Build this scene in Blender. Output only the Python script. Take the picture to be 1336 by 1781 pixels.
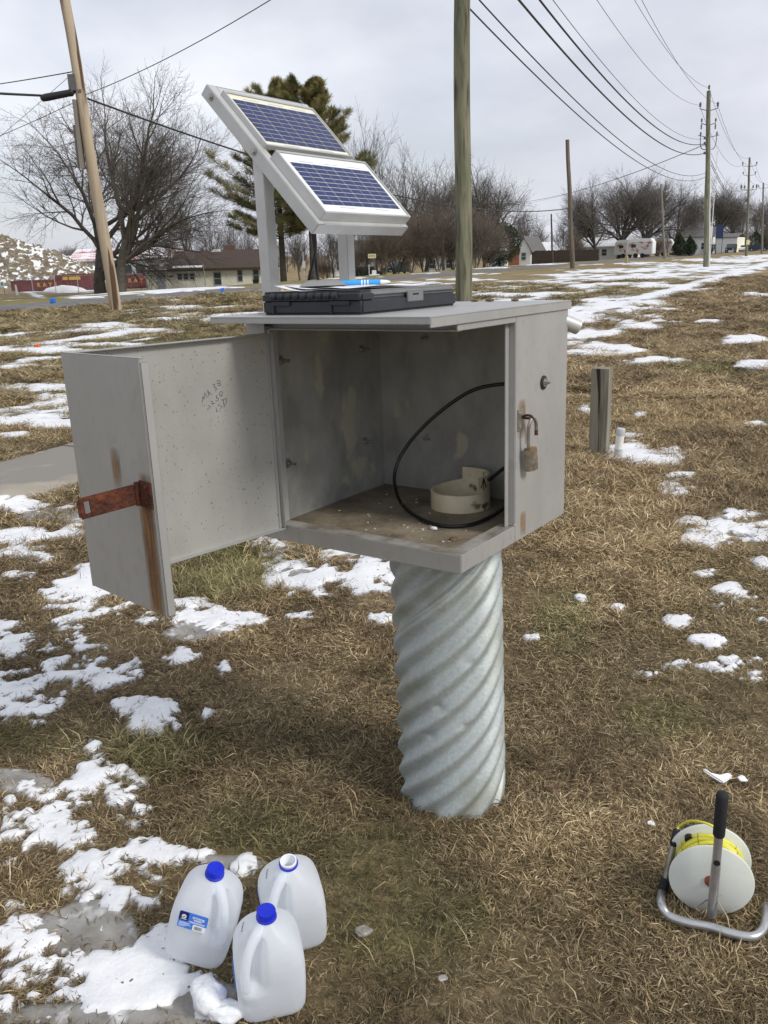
import bpy, bmesh, math, random
import numpy as np
from mathutils import Vector, Matrix, Euler

for o in list(bpy.data.objects): bpy.data.objects.remove(o)
scene = bpy.context.scene
COL = scene.collection
R = math.radians

# ------------------------------------------------------------------ camera
PITCH, ROLL, CAM_H = 16.75, -1.5, 1.6
cd = bpy.data.cameras.new('camera'); cam = bpy.data.objects.new('camera', cd); COL.objects.link(cam)
cd.sensor_fit = 'VERTICAL'; cd.sensor_height = 24.0
cd.lens = 24.0 * 1494.0 / 1781.0
cd.clip_start = 0.05; cd.clip_end = 6000
cam.matrix_world = Matrix.Translation((0, 0, CAM_H)) @ Matrix.Rotation(R(90 - PITCH), 4, 'X') @ Matrix.Rotation(R(ROLL), 4, 'Z')
scene.camera = cam

# ------------------------------------------------------------------ world, sun, exposure
SUN_EL, SUN_AZ = R(40), R(122)          # azimuth clockwise from +Y
w = bpy.data.worlds.new('World'); scene.world = w; w.use_nodes = True
nt = w.node_tree; nt.nodes.clear()
def N(t, k, **kw):
    n = t.nodes.new(k)
    for a, b in kw.items(): setattr(n, a, b)
    return n
out = N(nt, 'ShaderNodeOutputWorld'); bg = N(nt, 'ShaderNodeBackground'); bg.inputs[1].default_value = 0.1
sky = N(nt, 'ShaderNodeTexSky', sky_type='NISHITA', sun_disc=False)
sky.sun_elevation = SUN_EL; sky.sun_rotation = SUN_AZ; sky.air_density = 1.0; sky.dust_density = 1.5
tc = N(nt, 'ShaderNodeTexCoord')
mp = N(nt, 'ShaderNodeMapping'); mp.inputs['Scale'].default_value = (1.0, 1.0, 2.6); mp.inputs['Location'].default_value = (0.35, 0.2, 0.4)
n1 = N(nt, 'ShaderNodeTexNoise'); n1.inputs['Scale'].default_value = 2.1; n1.inputs['Detail'].default_value = 7; n1.inputs['Roughness'].default_value = 0.52
r1 = N(nt, 'ShaderNodeValToRGB')
r1.color_ramp.elements[0].position = 0.36; r1.color_ramp.elements[0].color = (6.3, 6.5, 7.3, 1)
r1.color_ramp.elements[1].position = 0.64; r1.color_ramp.elements[1].color = (8.9, 9.15, 9.8, 1)
n2 = N(nt, 'ShaderNodeTexNoise'); n2.inputs['Scale'].default_value = 2.4; n2.inputs['Detail'].default_value = 5
mp2 = N(nt, 'ShaderNodeMapping'); mp2.inputs['Scale'].default_value = (1.0, 1.0, 1.7); mp2.inputs['Location'].default_value = (2.37, 0.6, 1.1)
r2 = N(nt, 'ShaderNodeValToRGB')
r2.color_ramp.elements[0].position = 0.38; r2.color_ramp.elements[0].color = (0.70, 0.70, 0.70, 1)
r2.color_ramp.elements[1].position = 0.56; r2.color_ramp.elements[1].color = (1, 1, 1, 1)
mx = N(nt, 'ShaderNodeMixRGB')
L = nt.links.new
L(tc.outputs['Generated'], mp.inputs[0]); L(mp.outputs[0], n1.inputs[0]); L(n1.outputs[0], r1.inputs[0])
L(tc.outputs['Generated'], mp2.inputs[0]); L(mp2.outputs[0], n2.inputs[0]); L(n2.outputs[0], r2.inputs[0])
L(r2.outputs[0], mx.inputs[0]); L(sky.outputs[0], mx.inputs[1]); L(r1.outputs[0], mx.inputs[2])
L(mx.outputs[0], bg.inputs[0]); L(bg.outputs[0], out.inputs[0])

sd = bpy.data.lights.new('sun', 'SUN'); sd.energy = 2.2; sd.angle = R(14); sd.color = (1.0, 0.95, 0.87)
sun = bpy.data.objects.new('sun', sd); COL.objects.link(sun)
sdir = Vector((math.sin(SUN_AZ) * math.cos(SUN_EL), math.cos(SUN_AZ) * math.cos(SUN_EL), math.sin(SUN_EL)))
sun.rotation_euler = sdir.to_track_quat('Z', 'Y').to_euler(); sun.location = (20, -15, 30)

vs = scene.view_settings
vs.view_transform = 'Standard'; vs.look = 'None'; vs.gamma = 1.0; vs.use_curve_mapping = False; vs.exposure = 0.12
scene.render.resolution_x = 768; scene.render.resolution_y = 1024
scene.render.engine = 'CYCLES'

# ------------------------------------------------------------------ survey helpers (photo pixel + distance -> place in the world)
FPX = 1494.0
CM = np.array(cam.matrix_world)
CR, CU, CF = CM[:3, 0], CM[:3, 1], -CM[:3, 2]
CP = np.array([0, 0, CAM_H])
ROAD0 = np.array([-12.78, 30.7]); RDIR = np.array([0.489, 0.8723]); RN = np.array([-0.8723, 0.489])
ROAD_W = 3.8
def sstep(a, b, x):
    t = np.clip((x - a) / (b - a), 0, 1); return t * t * (3 - 2 * t)
def road_d(x, y): return (x - ROAD0[0]) * RN[0] + (y - ROAD0[1]) * RN[1]
def terrain(x, y): return -1.9 * sstep(0, 36, road_d(x, y) - 4.6)
def ray(u, v): return CF + CR * (u - 668) / FPX - CU * (v - 890.5) / FPX
def at(u, v, Y):
    d = ray(u, v); p = CP + d * (Y / d[1]); return Vector(p)
def atz(u, v, z=0.0):
    d = ray(u, v); return Vector(CP + d * ((z - CAM_H) / d[2]))
def proj(p):
    d = np.array(p) - CP; z = d @ CF
    return 668 + FPX * (d @ CR) / z, 890.5 - FPX * (d @ CU) / z
def gp(u, Y):
    v = 470
    for _ in range(5):
        p = at(u, v, Y); q = (p.x, p.y, float(terrain(p.x, p.y))); v = proj(q)[1]
    p = at(u, v, Y); return Vector((p.x, Y, float(terrain(p.x, Y))))

# ------------------------------------------------------------------ value noise (numpy)
def _h(ix, iy, s):
    n = (ix * 374761393 + iy * 668265263 + s * 974711) & 0xFFFFFFFF
    n = ((n ^ (n >> 13)) * 1274126177) & 0xFFFFFFFF
    return ((n ^ (n >> 16)) & 0xFFFF) / 65535.0
def vnoise(x, y, s=0):
    ix = np.floor(x).astype(np.int64); iy = np.floor(y).astype(np.int64)
    fx = x - ix; fy = y - iy; fx = fx * fx * (3 - 2 * fx); fy = fy * fy * (3 - 2 * fy)
    a = _h(ix, iy, s); b = _h(ix + 1, iy, s); c = _h(ix, iy + 1, s); d = _h(ix + 1, iy + 1, s)
    return (a * (1 - fx) + b * fx) * (1 - fy) + (c * (1 - fx) + d * fx) * fy
def fbm(x, y, s=0, o=4, g=0.5):
    t = 0; a = 1; n = 0
    for k in range(o):
        t = t + a * vnoise(x * 2 ** k + 17.3 * k, y * 2 ** k - 9.1 * k, s + k); n += a; a *= g
    return t / n
def micro(x, y):
    near = 1 - sstep(25, 60, np.abs(y))
    return near * ((fbm(x * 1.3, y * 1.3, 3) - 0.5) * 0.05 + (fbm(x * 7, y * 7, 9, 3) - 0.5) * 0.012)
def ground_z(x, y): return terrain(x, y) + micro(x, y) * (1 - sstep(-2.5, -1.0, road_d(x, y)))

# ------------------------------------------------------------------ object helpers
def tag(o, label=None, cat=None, group=None, kind=None):
    if label: o['label'] = label
    if cat: o['category'] = cat
    if group: o['group'] = group
    if kind: o['kind'] = kind
    return o
def empty(name, loc=(0, 0, 0), rot=(0, 0, 0), label=None, cat=None, group=None):
    o = bpy.data.objects.new(name, None); o.empty_display_size = 0.1
    COL.objects.link(o); o.location = loc; o.rotation_euler = rot
    return tag(o, label, cat, group)
def fast(verts, quads, tris=None):
    me = bpy.data.meshes.new('m')
    verts = np.asarray(verts, dtype=np.float32).reshape(-1, 3)
    quads = np.asarray(quads, dtype=np.int32).reshape(-1, 4)
    tris = np.zeros((0, 3), np.int32) if tris is None else np.asarray(tris, dtype=np.int32).reshape(-1, 3)
    me.vertices.add(len(verts)); me.vertices.foreach_set('co', verts.ravel())
    nl = quads.size + tris.size
    me.loops.add(nl); me.loops.foreach_set('vertex_index', np.concatenate([quads.ravel(), tris.ravel()]))
    nq, nt_ = len(quads), len(tris)
    me.polygons.add(nq + nt_)
    st = np.concatenate([np.arange(nq) * 4, nq * 4 + np.arange(nt_) * 3]).astype(np.int32)
    me.polygons.foreach_set('loop_start', st)
    me.update(calc_edges=True); me.validate()
    return me
def link(name, me, mat=None, parent=None, loc=None, rot=None, mw=None, smooth=False):
    o = bpy.data.objects.new(name, me); COL.objects.link(o)
    if mat is not None:
        me.materials.clear(); me.materials.append(mat)
    if parent is not None: o.parent = parent
    if mw is not None: o.matrix_basis = mw
    if loc is not None: o.location = loc
    if rot is not None: o.rotation_euler = rot
    if smooth is True: me.shade_smooth()
    elif smooth: me.set_sharp_from_angle(angle=R(smooth))
    return o
def copy_tree(o, parent=None):
    c = o.copy(); COL.objects.link(c); c.parent = parent
    for ch in list(o.children): copy_tree(ch, c)
    return c

class MB:
    """collects shapes into one mesh"""
    def __init__(s): s.v = []; s.f = []
    def add(s, vs_, fs):
        n = len(s.v); s.v += [tuple(p) for p in vs_]; s.f += [tuple(i + n for i in f) for f in fs]; return s
    def box(s, x0, x1, y0, y1, z0, z1, m=None):
        P = [Vector((x, y, z)) for z in (z0, z1) for y in (y0, y1) for x in (x0, x1)]
        if m is not None: P = [m @ p for p in P]
        return s.add(P, [(0, 2, 3, 1), (4, 5, 7, 6), (0, 1, 5, 4), (2, 6, 7, 3), (0, 4, 6, 2), (1, 3, 7, 5)])
    def tube(s, pts, r, n=8, cap=True):
        pts = [Vector(p) for p in pts]; k = len(pts)
        rr = r if hasattr(r, '__len__') else [r] * k
        up = None; base = len(s.v)
        for i, p in enumerate(pts):
            t = (pts[min(i + 1, k - 1)] - pts[max(i - 1, 0)]).normalized()
            if up is None:
                up = t.orthogonal().normalized()
            up = (up - t * up.dot(t))
            up = up.normalized() if up.length > 1e-6 else t.orthogonal().normalized()
            b = t.cross(up)
            for j in range(n):
                a = 2 * math.pi * j / n
                s.v.append(tuple(p + (up * math.cos(a) + b * math.sin(a)) * rr[i]))
        for i in range(k - 1):
            for j in range(n):
                j2 = (j + 1) % n
                s.f.append((base + i * n + j, base + i * n + j2, base + (i + 1) * n + j2, base + (i + 1) * n + j))
        if cap:
            s.f.append(tuple(base + j for j in range(n))[::-1]); s.f.append(tuple(base + (k - 1) * n + j for j in range(n)))
        return s
    def lathe(s, prof, n=24, c=(0, 0, 0), m=None, closed=True):
        base = len(s.v)
        for r_, z_ in prof:
            for j in range(n):
                a = 2 * math.pi * j / n
                p = Vector((r_ * math.cos(a), r_ * math.sin(a), z_))
                if m is not None: p = m @ p
                s.v.append(tuple(p + Vector(c)))
        for i in range(len(prof) - 1):
            for j in range(n):
                j2 = (j + 1) % n
                s.f.append((base + i * n + j, base + i * n + j2, base + (i + 1) * n + j2, base + (i + 1) * n + j))
        if closed:
            s.f.append(tuple(base + j for j in range(n))[::-1]); s.f.append(tuple(base + (len(prof) - 1) * n + j for j in range(n)))
        return s
    def prism(s, poly, a0, a1, axis='y', m=None):
        """poly of 2D points extruded along an axis: 'y' -> (x,z), 'x' -> (y,z), 'z' -> (x,y)"""
        def P(p, a):
            q = {'y': (p[0], a, p[1]), 'x': (a, p[0], p[1]), 'z': (p[0], p[1], a)}[axis]
            q = Vector(q); return m @ q if m is not None else q
        k = len(poly)
        return s.add([P(p, a0) for p in poly] + [P(p, a1) for p in poly],
                     [tuple(range(k)), tuple(range(2 * k - 1, k - 1, -1))] + [(i, k + i, k + (i + 1) % k, (i + 1) % k) for i in range(k)])
    def mesh(s, bevel=0, seg=2):
        bm = bmesh.new()
        vs_ = [bm.verts.new(p) for p in s.v]
        for f in s.f:
            try: bm.faces.new([vs_[i] for i in f])
            except ValueError: pass
        bmesh.ops.recalc_face_normals(bm, faces=bm.faces)
        if bevel:
            es = [e for e in bm.edges if len(e.link_faces) == 2 and e.calc_face_angle(0) > 0.6]
            bmesh.ops.bevel(bm, geom=es, offset=bevel, segments=seg, affect='EDGES', clamp_overlap=True)
        me = bpy.data.meshes.new('m'); bm.to_mesh(me); bm.free(); return me
    def build(s, name, mat, parent=None, bevel=0, seg=2, **kw):
        return link(name, s.mesh(bevel, seg), mat, parent, **kw)
def vbez(pts, n=24):
    """smooth Catmull-Rom curve through points"""
    P = [Vector(p) for p in pts]; P = [2 * P[0] - P[1]] + P + [2 * P[-1] - P[-2]]; o_ = []
    for i in range(1, len(P) - 2):
        for k in range(n):
            t = k / n
            o_.append(0.5 * ((2 * P[i]) + (P[i + 1] - P[i - 1]) * t + (2 * P[i - 1] - 5 * P[i] + 4 * P[i + 1] - P[i + 2]) * t * t + (3 * P[i] - P[i - 1] - 3 * P[i + 1] + P[i + 2]) * t ** 3))
    o_.append(P[-2]); return o_
def text_mesh(s, size, ext=0.001, bold=0.0, align='LEFT'):
    cu = bpy.data.curves.new('t', 'FONT'); cu.body = s; cu.size = size; cu.extrude = ext; cu.offset = bold; cu.align_x = align
    cu.resolution_u = 3
    ob = bpy.data.objects.new('t', cu); COL.objects.link(ob)
    me = bpy.data.meshes.new_from_object(ob.evaluated_get(bpy.context.evaluated_depsgraph_get()))
    bpy.data.objects.remove(ob); bpy.data.curves.remove(cu); return me

# ------------------------------------------------------------------ materials
def pmat(name, c1, c2=None, scale=5.0, detail=5, rough=0.6, metal=0.0, bump=0.0, bscale=None, stretch=(1, 1, 1), lo=0.35, hi=0.65,
         c3=None, s3=30, t3=(0.6, 0.7), spec=0.4, rvar=0.0, world=False):
    m = bpy.data.materials.new(name); m.use_nodes = True; t = m.node_tree; b = t.nodes['Principled BSDF']; k = t.links.new
    b.inputs['Roughness'].default_value = rough; b.inputs['Metallic'].default_value = metal; b.inputs['Specular IOR Level'].default_value = spec
    b.inputs['Base Color'].default_value = (*c1, 1)
    tc_ = N(t, 'ShaderNodeTexCoord'); mp_ = N(t, 'ShaderNodeMapping'); mp_.inputs['Scale'].default_value = stretch
    if world:
        g = N(t, 'ShaderNodeNewGeometry'); k(g.outputs['Position'], mp_.inputs[0])
    else: k(tc_.outputs['Object'], mp_.inputs[0])
    if c2 is not None:
        n = N(t, 'ShaderNodeTexNoise'); n.inputs['Scale'].default_value = scale; n.inputs['Detail'].default_value = detail; n.inputs['Roughness'].default_value = 0.6
        k(mp_.outputs[0], n.inputs[0])
        r = N(t, 'ShaderNodeValToRGB'); r.color_ramp.elements[0].position = lo; r.color_ramp.elements[1].position = hi
        r.color_ramp.elements[0].color = (*c1, 1); r.color_ramp.elements[1].color = (*c2, 1)
        k(n.outputs[0], r.inputs[0]); last = r.outputs[0]
        if c3 is not None:
            n3 = N(t, 'ShaderNodeTexNoise'); n3.inputs['Scale'].default_value = s3; n3.inputs['Detail'].default_value = 3; k(mp_.outputs[0], n3.inputs[0])
            r3 = N(t, 'ShaderNodeValToRGB'); r3.color_ramp.elements[0].position = t3[0]; r3.color_ramp.elements[1].position = t3[1]
            k(n3.outputs[0], r3.inputs[0]); x = N(t, 'ShaderNodeMixRGB'); k(r3.outputs[0], x.inputs[0]); k(last, x.inputs[1]); x.inputs[2].default_value = (*c3, 1); last = x.outputs[0]
        k(last, b.inputs['Base Color'])
        if rvar:
            mr = N(t, 'ShaderNodeMapRange'); mr.inputs['To Min'].default_value = rough - rvar; mr.inputs['To Max'].default_value = rough + rvar
            k(n.outputs[0], mr.inputs[0]); k(mr.outputs[0], b.inputs['Roughness'])
    if bump:
        nb = N(t, 'ShaderNodeTexNoise'); nb.inputs['Scale'].default_value = bscale or scale * 3; nb.inputs['Detail'].default_value = 5; k(mp_.outputs[0], nb.inputs[0])
        bb = N(t, 'ShaderNodeBump'); bb.inputs['Strength'].default_value = bump; bb.inputs['Distance'].default_value = 0.02
        k(nb.outputs[0], bb.inputs['Height']); k(bb.outputs[0], b.inputs['Normal'])
    return m

M = {}
M['alu'] = pmat('aluminium_sheet', (0.375, 0.38, 0.375), (0.43, 0.43, 0.42), 5, 7, 0.5, 0.35, 0.012, 160, (1, 1, 0.6), c3=(0.35, 0.35, 0.34), s3=45, t3=(0.55, 0.8), rvar=0.08)
M['alu_in'] = pmat('stained_sheet', (0.30, 0.30, 0.285), (0.46, 0.46, 0.435), 9, 9, 0.58, 0.25, 0.05, 60, (1, 1, 0.7), c3=(0.52, 0.50, 0.40), s3=8, t3=(0.585, 0.64), rvar=0.1)
M['alu_door_in'] = pmat('pitted_door_sheet', (0.36, 0.36, 0.345), (0.43, 0.43, 0.41), 6, 7, 0.5, 0.3, 0.03, 60, (1, 1, 0.6), c3=(0.17, 0.17, 0.16), s3=190, t3=(0.665, 0.70), rvar=0.08)
M['floor_in'] = pmat('dirty_cabinet_floor', (0.13, 0.105, 0.075), (0.28, 0.24, 0.175), 9, 8, 0.75, 0.0, 0.25, 60, c3=(0.42, 0.38, 0.30), s3=75, t3=(0.68, 0.73))
M['lip'] = pmat('stained_sill', (0.20, 0.175, 0.14), (0.36, 0.35, 0.325), 14, 8, 0.55, 0.2, 0.05, 60, lo=0.38, hi=0.60)
M['brick_dull'] = pmat('brown_brick', (0.13, 0.085, 0.065), (0.19, 0.13, 0.10), 6, 5, 0.9)
M['frame_alu'] = pmat('bright_aluminium', (0.48, 0.49, 0.485), (0.57, 0.58, 0.575), 8, 5, 0.42, 0.35, 0.01, 80, (1, 1, 1), rvar=0.06)
M['galv'] = pmat('galvanised_steel', (0.345, 0.385, 0.385), (0.44, 0.48, 0.475), 110, 8, 0.5, 0.3, 0.06, 150, (1, 1, 1), c3=(0.26, 0.265, 0.21), s3=5, t3=(0.50, 0.74), rvar=0.08)
M['rust'] = pmat('rusty_steel', (0.035, 0.014, 0.010), (0.13, 0.038, 0.018), 30, 8, 0.8, 0.1, 0.4, 120, c3=(0.20, 0.055, 0.02), s3=20, t3=(0.63, 0.76))
M['rust_stain'] = pmat('rust_stain', (0.33, 0.20, 0.09), (0.17, 0.09, 0.04), 22, 6, 0.7, 0.0, 0, None, (1, 1, 0.25))
M['lock'] = pmat('worn_lock_body', (0.34, 0.32, 0.28), (0.22, 0.17, 0.12), 60, 5, 0.45, 0.6, 0.1, 120)
M['zinc'] = pmat('zinc_hardware', (0.50, 0.50, 0.48), (0.35, 0.34, 0.31), 90, 4, 0.38, 0.8)
M['rubber'] = pmat('black_rubber', (0.012, 0.012, 0.013), (0.02, 0.02, 0.021), 30, 3, 0.5)
M['cable'] = pmat('black_cable_jacket', (0.010, 0.010, 0.011), (0.017, 0.017, 0.018), 30, 3, 0.4)
M['pvc_old'] = pmat('weathered_pvc', (0.66, 0.57, 0.38), (0.78, 0.72, 0.54), 14, 6, 0.6, 0, 0.05, 60, c3=(0.20, 0.12, 0.05), s3=18, t3=(0.66, 0.72))
M['pvc'] = pmat('white_pvc', (0.74, 0.73, 0.67), (0.80, 0.79, 0.74), 10, 4, 0.5)
M['pvc_grey'] = pmat('grey_pvc', (0.38, 0.40, 0.41), (0.50, 0.52, 0.52), 10, 4, 0.5)
M['cell'] = pmat('solar_cell', (0.010, 0.020, 0.085), (0.020, 0.034, 0.13), 60, 2, 0.35, 0, spec=0.25)
M['busbar'] = pmat('busbar', (0.34, 0.36, 0.44), None, rough=0.4)
M['backsheet'] = pmat('white_backsheet', (0.78, 0.80, 0.80), (0.74, 0.77, 0.76), 9, 4, 0.22)
M['backsheet_old'] = pmat('yellowed_backsheet', (0.74, 0.72, 0.55), (0.68, 0.68, 0.58), 9, 4, 0.25)
M['case_dark'] = pmat('dark_case_plastic', (0.022, 0.026, 0.031), (0.03, 0.034, 0.04), 20, 4, 0.55, 0, 0.05, 400)
M['case_grey'] = pmat('grey_case_plastic', (0.15, 0.155, 0.16), (0.175, 0.18, 0.185), 20, 4, 0.5, 0, 0.05, 400)
M['paper'] = pmat('white_paper', (0.78, 0.78, 0.80), None, rough=0.8)
M['print'] = pmat('paper_print', (0.45, 0.45, 0.62), None, rough=0.8)
M['clip_alu'] = pmat('brushed_clipboard', (0.30, 0.31, 0.31), (0.36, 0.37, 0.37), 20, 4, 0.45, 0.4, 0, None, (1, 8, 1))
M['pen_blue'] = pmat('blue_plastic', (0.05, 0.38, 0.85), None, rough=0.25)
M['white_print'] = pmat('white_print', (0.85, 0.87, 0.9), None, rough=0.5)
M['cap_blue'] = pmat('blue_cap', (0.008, 0.022, 0.50), (0.012, 0.03, 0.56), 60, 2, 0.4)
M['label_blue'] = pmat('label_blue', (0.055, 0.21, 0.72), None, rough=0.35)
M['label_navy'] = pmat('label_navy', (0.012, 0.02, 0.12), None, rough=0.35)
M['marker'] = pmat('grey_marker_ink', (0.12, 0.12, 0.13), None, rough=0.8)
M['pencil'] = pmat('marker_on_metal', (0.15, 0.15, 0.15), None, rough=0.8)
M['grip'] = pmat('black_foam_grip', (0.014, 0.015, 0.017), (0.022, 0.023, 0.026), 200, 3, 0.8, 0, 0.2, 300)
M['reel_white'] = pmat('white_reel_plastic', (0.66, 0.70, 0.65), (0.72, 0.75, 0.71), 12, 4, 0.45)
M['reel_hub'] = pmat('red_brown_hub', (0.28, 0.09, 0.055), None, rough=0.5)
M['tape'] = pmat('yellow_tape', (0.62, 0.58, 0.05), (0.72, 0.68, 0.10), 50, 3, 0.4)
M['tape_dark'] = pmat('dark_tape_band', (0.16, 0.16, 0.06), None, rough=0.5)  # short dark bands spaced evenly round each tape coil
M['steel'] = pmat('tubular_steel', (0.42, 0.43, 0.44), (0.52, 0.53, 0.54), 30, 4, 0.34, 0.75, rvar=0.06)
M['steel_dark'] = pmat('worn_probe_steel', (0.28, 0.26, 0.23), (0.40, 0.38, 0.35), 30, 4, 0.35, 0.75)
M['pole'] = pmat('weathered_green_pole', (0.115, 0.125, 0.078), (0.235, 0.225, 0.155), 9, 9, 0.85, 0, 0.6, 24, (1, 1, 0.10), c3=(0.06, 0.055, 0.04), s3=13, t3=(0.52, 0.70))
M['pole_tan'] = pmat('tan_pole', (0.32, 0.255, 0.18), (0.46, 0.38, 0.28), 5, 7, 0.85, 0, 0.4, 14, (1, 1, 0.07), c3=(0.085, 0.050, 0.03), s3=3.2, t3=(0.55, 0.60))
M['pole_brown'] = pmat('brown_pole', (0.10, 0.08, 0.062), (0.17, 0.14, 0.11), 7, 7, 0.85, 0, 0.4, 14, (1, 1, 0.06))
M['pole_grey'] = pmat('grey_pole', (0.17, 0.155, 0.135), (0.25, 0.23, 0.20), 7, 7, 0.85, 0, 0.4, 14, (1, 1, 0.06))
M['timber'] = pmat('weathered_timber', (0.15, 0.14, 0.105), (0.27, 0.255, 0.20), 12, 8, 0.85, 0, 0.4, 30, (1, 1, 0.07), c3=(0.07, 0.06, 0.045), s3=10, t3=(0.60, 0.70))
M['timber_dark'] = pmat('split_timber', (0.02, 0.018, 0.014), None, rough=0.95)
M['wire'] = pmat('overhead_wire', (0.03, 0.03, 0.033), None, rough=0.7)
M['hardware'] = pmat('pole_hardware', (0.09, 0.09, 0.092), (0.13, 0.13, 0.13), 10, 3, 0.6)
M['asphalt'] = pmat('asphalt', (0.12, 0.12, 0.125), (0.16, 0.16, 0.163), 1.2, 7, 0.9, 0, 0.15, 60, world=True)
M['concrete'] = pmat('path_concrete', (0.31, 0.275, 0.22), (0.38, 0.345, 0.285), 2.5, 7, 0.85, 0, 0.15, 80, world=True, c3=(0.22, 0.205, 0.18), s3=0.9, t3=(0.48, 0.54))
M['bark'] = pmat('grey_bark', (0.075, 0.068, 0.058), (0.13, 0.118, 0.10), 3, 6, 0.9)
M['bark_dark'] = pmat('dark_bark', (0.05, 0.044, 0.038), (0.09, 0.08, 0.07), 3, 6, 0.9)
M['twig'] = pmat('twigs', (0.095, 0.083, 0.072), (0.14, 0.122, 0.105), 0.6, 4, 0.9)
M['twig_dark'] = pmat('dark_twigs', (0.10, 0.09, 0.08), (0.15, 0.135, 0.12), 0.6, 4, 0.9)
M['brush'] = pmat('reddish_brush', (0.125, 0.102, 0.083), (0.19, 0.155, 0.125), 0.6, 4, 0.9)
M['needle'] = pmat('pine_needles', (0.10, 0.115, 0.042), (0.27, 0.225, 0.085), 0.7, 6, 0.7, lo=0.4, hi=0.6)
M['evergreen'] = pmat('dark_evergreen', (0.018, 0.032, 0.014), (0.035, 0.055, 0.022), 1.2, 4, 0.8)
M['glass'] = pmat('window_glass', (0.05, 0.055, 0.06), None, rough=0.08, spec=0.5)
M['siding'] = pmat('cream_siding', (0.80, 0.79, 0.66), (0.84, 0.83, 0.71), 2, 5, 0.7)
M['white_paint'] = pmat('white_paint', (0.66, 0.67, 0.66), (0.74, 0.75, 0.74), 1, 5, 0.7)
M['grey_paint'] = pmat('grey_paint', (0.42, 0.44, 0.48), (0.47, 0.49, 0.52), 2, 4, 0.6)
M['shingle'] = pmat('brown_shingles', (0.052, 0.036, 0.030), (0.085, 0.060, 0.050), 5, 6, 0.9, 0, 0.3, 30, (1, 1, 3))
M['shingle_grey'] = pmat('grey_shingles', (0.11, 0.11, 0.11), (0.16, 0.16, 0.16), 5, 6, 0.9)
M['snow_roof'] = pmat('roof_snow', (0.78, 0.79, 0.82), (0.70, 0.71, 0.74), 0.6, 5, 0.7)
M['brick'] = pmat('orange_brick', (0.24, 0.085, 0.045), (0.32, 0.125, 0.07), 6, 5, 0.85)
M['red_metal'] = pmat('red_steel', (0.11, 0.016, 0.016), (0.18, 0.026, 0.024), 1.2, 6, 0.6)
M['red_roof'] = pmat('red_roof_sheet', (0.40, 0.06, 0.08), (0.78, 0.74, 0.77), 0.5, 6, 0.6, lo=0.38, hi=0.50, stretch=(0.5, 2, 1))
M['trailer_paint'] = pmat('red_and_white_print', (0.33, 0.08, 0.07), (0.55, 0.54, 0.53), 1.1, 5, 0.5, lo=0.40, hi=0.50)
M['yellow_paint'] = pmat('yellow_lettering', (0.55, 0.34, 0.05), None, rough=0.6)
M['fence_wood'] = pmat('brown_fence_wood', (0.060, 0.045, 0.038), (0.095, 0.072, 0.060), 3, 5, 0.9)
M['dark_paint'] = pmat('black_car_paint', (0.012, 0.014, 0.018), None, rough=0.2)
M['blue_paint'] = pmat('navy_paint', (0.02, 0.035, 0.10), None, rough=0.4)
M['green_dark'] = pmat('dark_green_paint', (0.02, 0.03, 0.028), None, rough=0.3)
M['tyre'] = pmat('tyre_rubber', (0.02, 0.02, 0.02), None, rough=0.9)
M['flag_blue'] = pmat('blue_flag', (0.02, 0.16, 0.62), None, rough=0.6)
M['flag_orange'] = pmat('orange_flag', (0.85, 0.12, 0.02), None, rough=0.6)
M['hydrant'] = pmat('yellowish_hydrant', (0.30, 0.26, 0.12), None, rough=0.6)
M['sign_yellow'] = pmat('pale_yellow_sign', (0.62, 0.55, 0.30), None, rough=0.6)
M['sign_green'] = pmat('green_print', (0.03, 0.25, 0.12), None, rough=0.6)
M['debris'] = pmat('debris_rubble', (0.09, 0.072, 0.05), (0.27, 0.23, 0.165), 2.6, 8, 0.9, 0, 0.8, 4.0, c3=(0.78, 0.79, 0.80), s3=0.95, t3=(0.54, 0.575), stretch=(1, 1, 1.6))
M['leaf_dry'] = pmat('dry_leaf', (0.10, 0.06, 0.035), (0.18, 0.11, 0.065), 30, 4, 0.8)

def stain_mat():
    m = pmat('rust_stain_film', (0.36, 0.21, 0.09), (0.16, 0.08, 0.035), 22, 6, 0.75, 0, 0, None, (1, 1, 0.25)); t = m.node_tree; b = t.nodes['Principled BSDF']; k = t.links.new
    at_ = N(t, 'ShaderNodeAttribute'); at_.attribute_name = 'fade'; n = N(t, 'ShaderNodeTexNoise'); n.inputs['Scale'].default_value = 60; n.inputs['Detail'].default_value = 5
    tc_ = N(t, 'ShaderNodeTexCoord'); mp_ = N(t, 'ShaderNodeMapping'); mp_.inputs['Scale'].default_value = (1, 1, .3); k(tc_.outputs['Object'], mp_.inputs[0]); k(mp_.outputs[0], n.inputs[0])
    mr = N(t, 'ShaderNodeMapRange'); mr.inputs['From Min'].default_value = .3; mr.inputs['From Max'].default_value = .62; mr.inputs['To Min'].default_value = .45; mr.inputs['To Max'].default_value = 1.1; k(n.outputs[0], mr.inputs[0])
    mu = N(t, 'ShaderNodeMath', operation='MULTIPLY', use_clamp=True); k(at_.outputs['Fac'], mu.inputs[0]); k(mr.outputs[0], mu.inputs[1]); k(mu.outputs[0], b.inputs['Alpha']); return m
M['stain'] = stain_mat()
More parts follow.
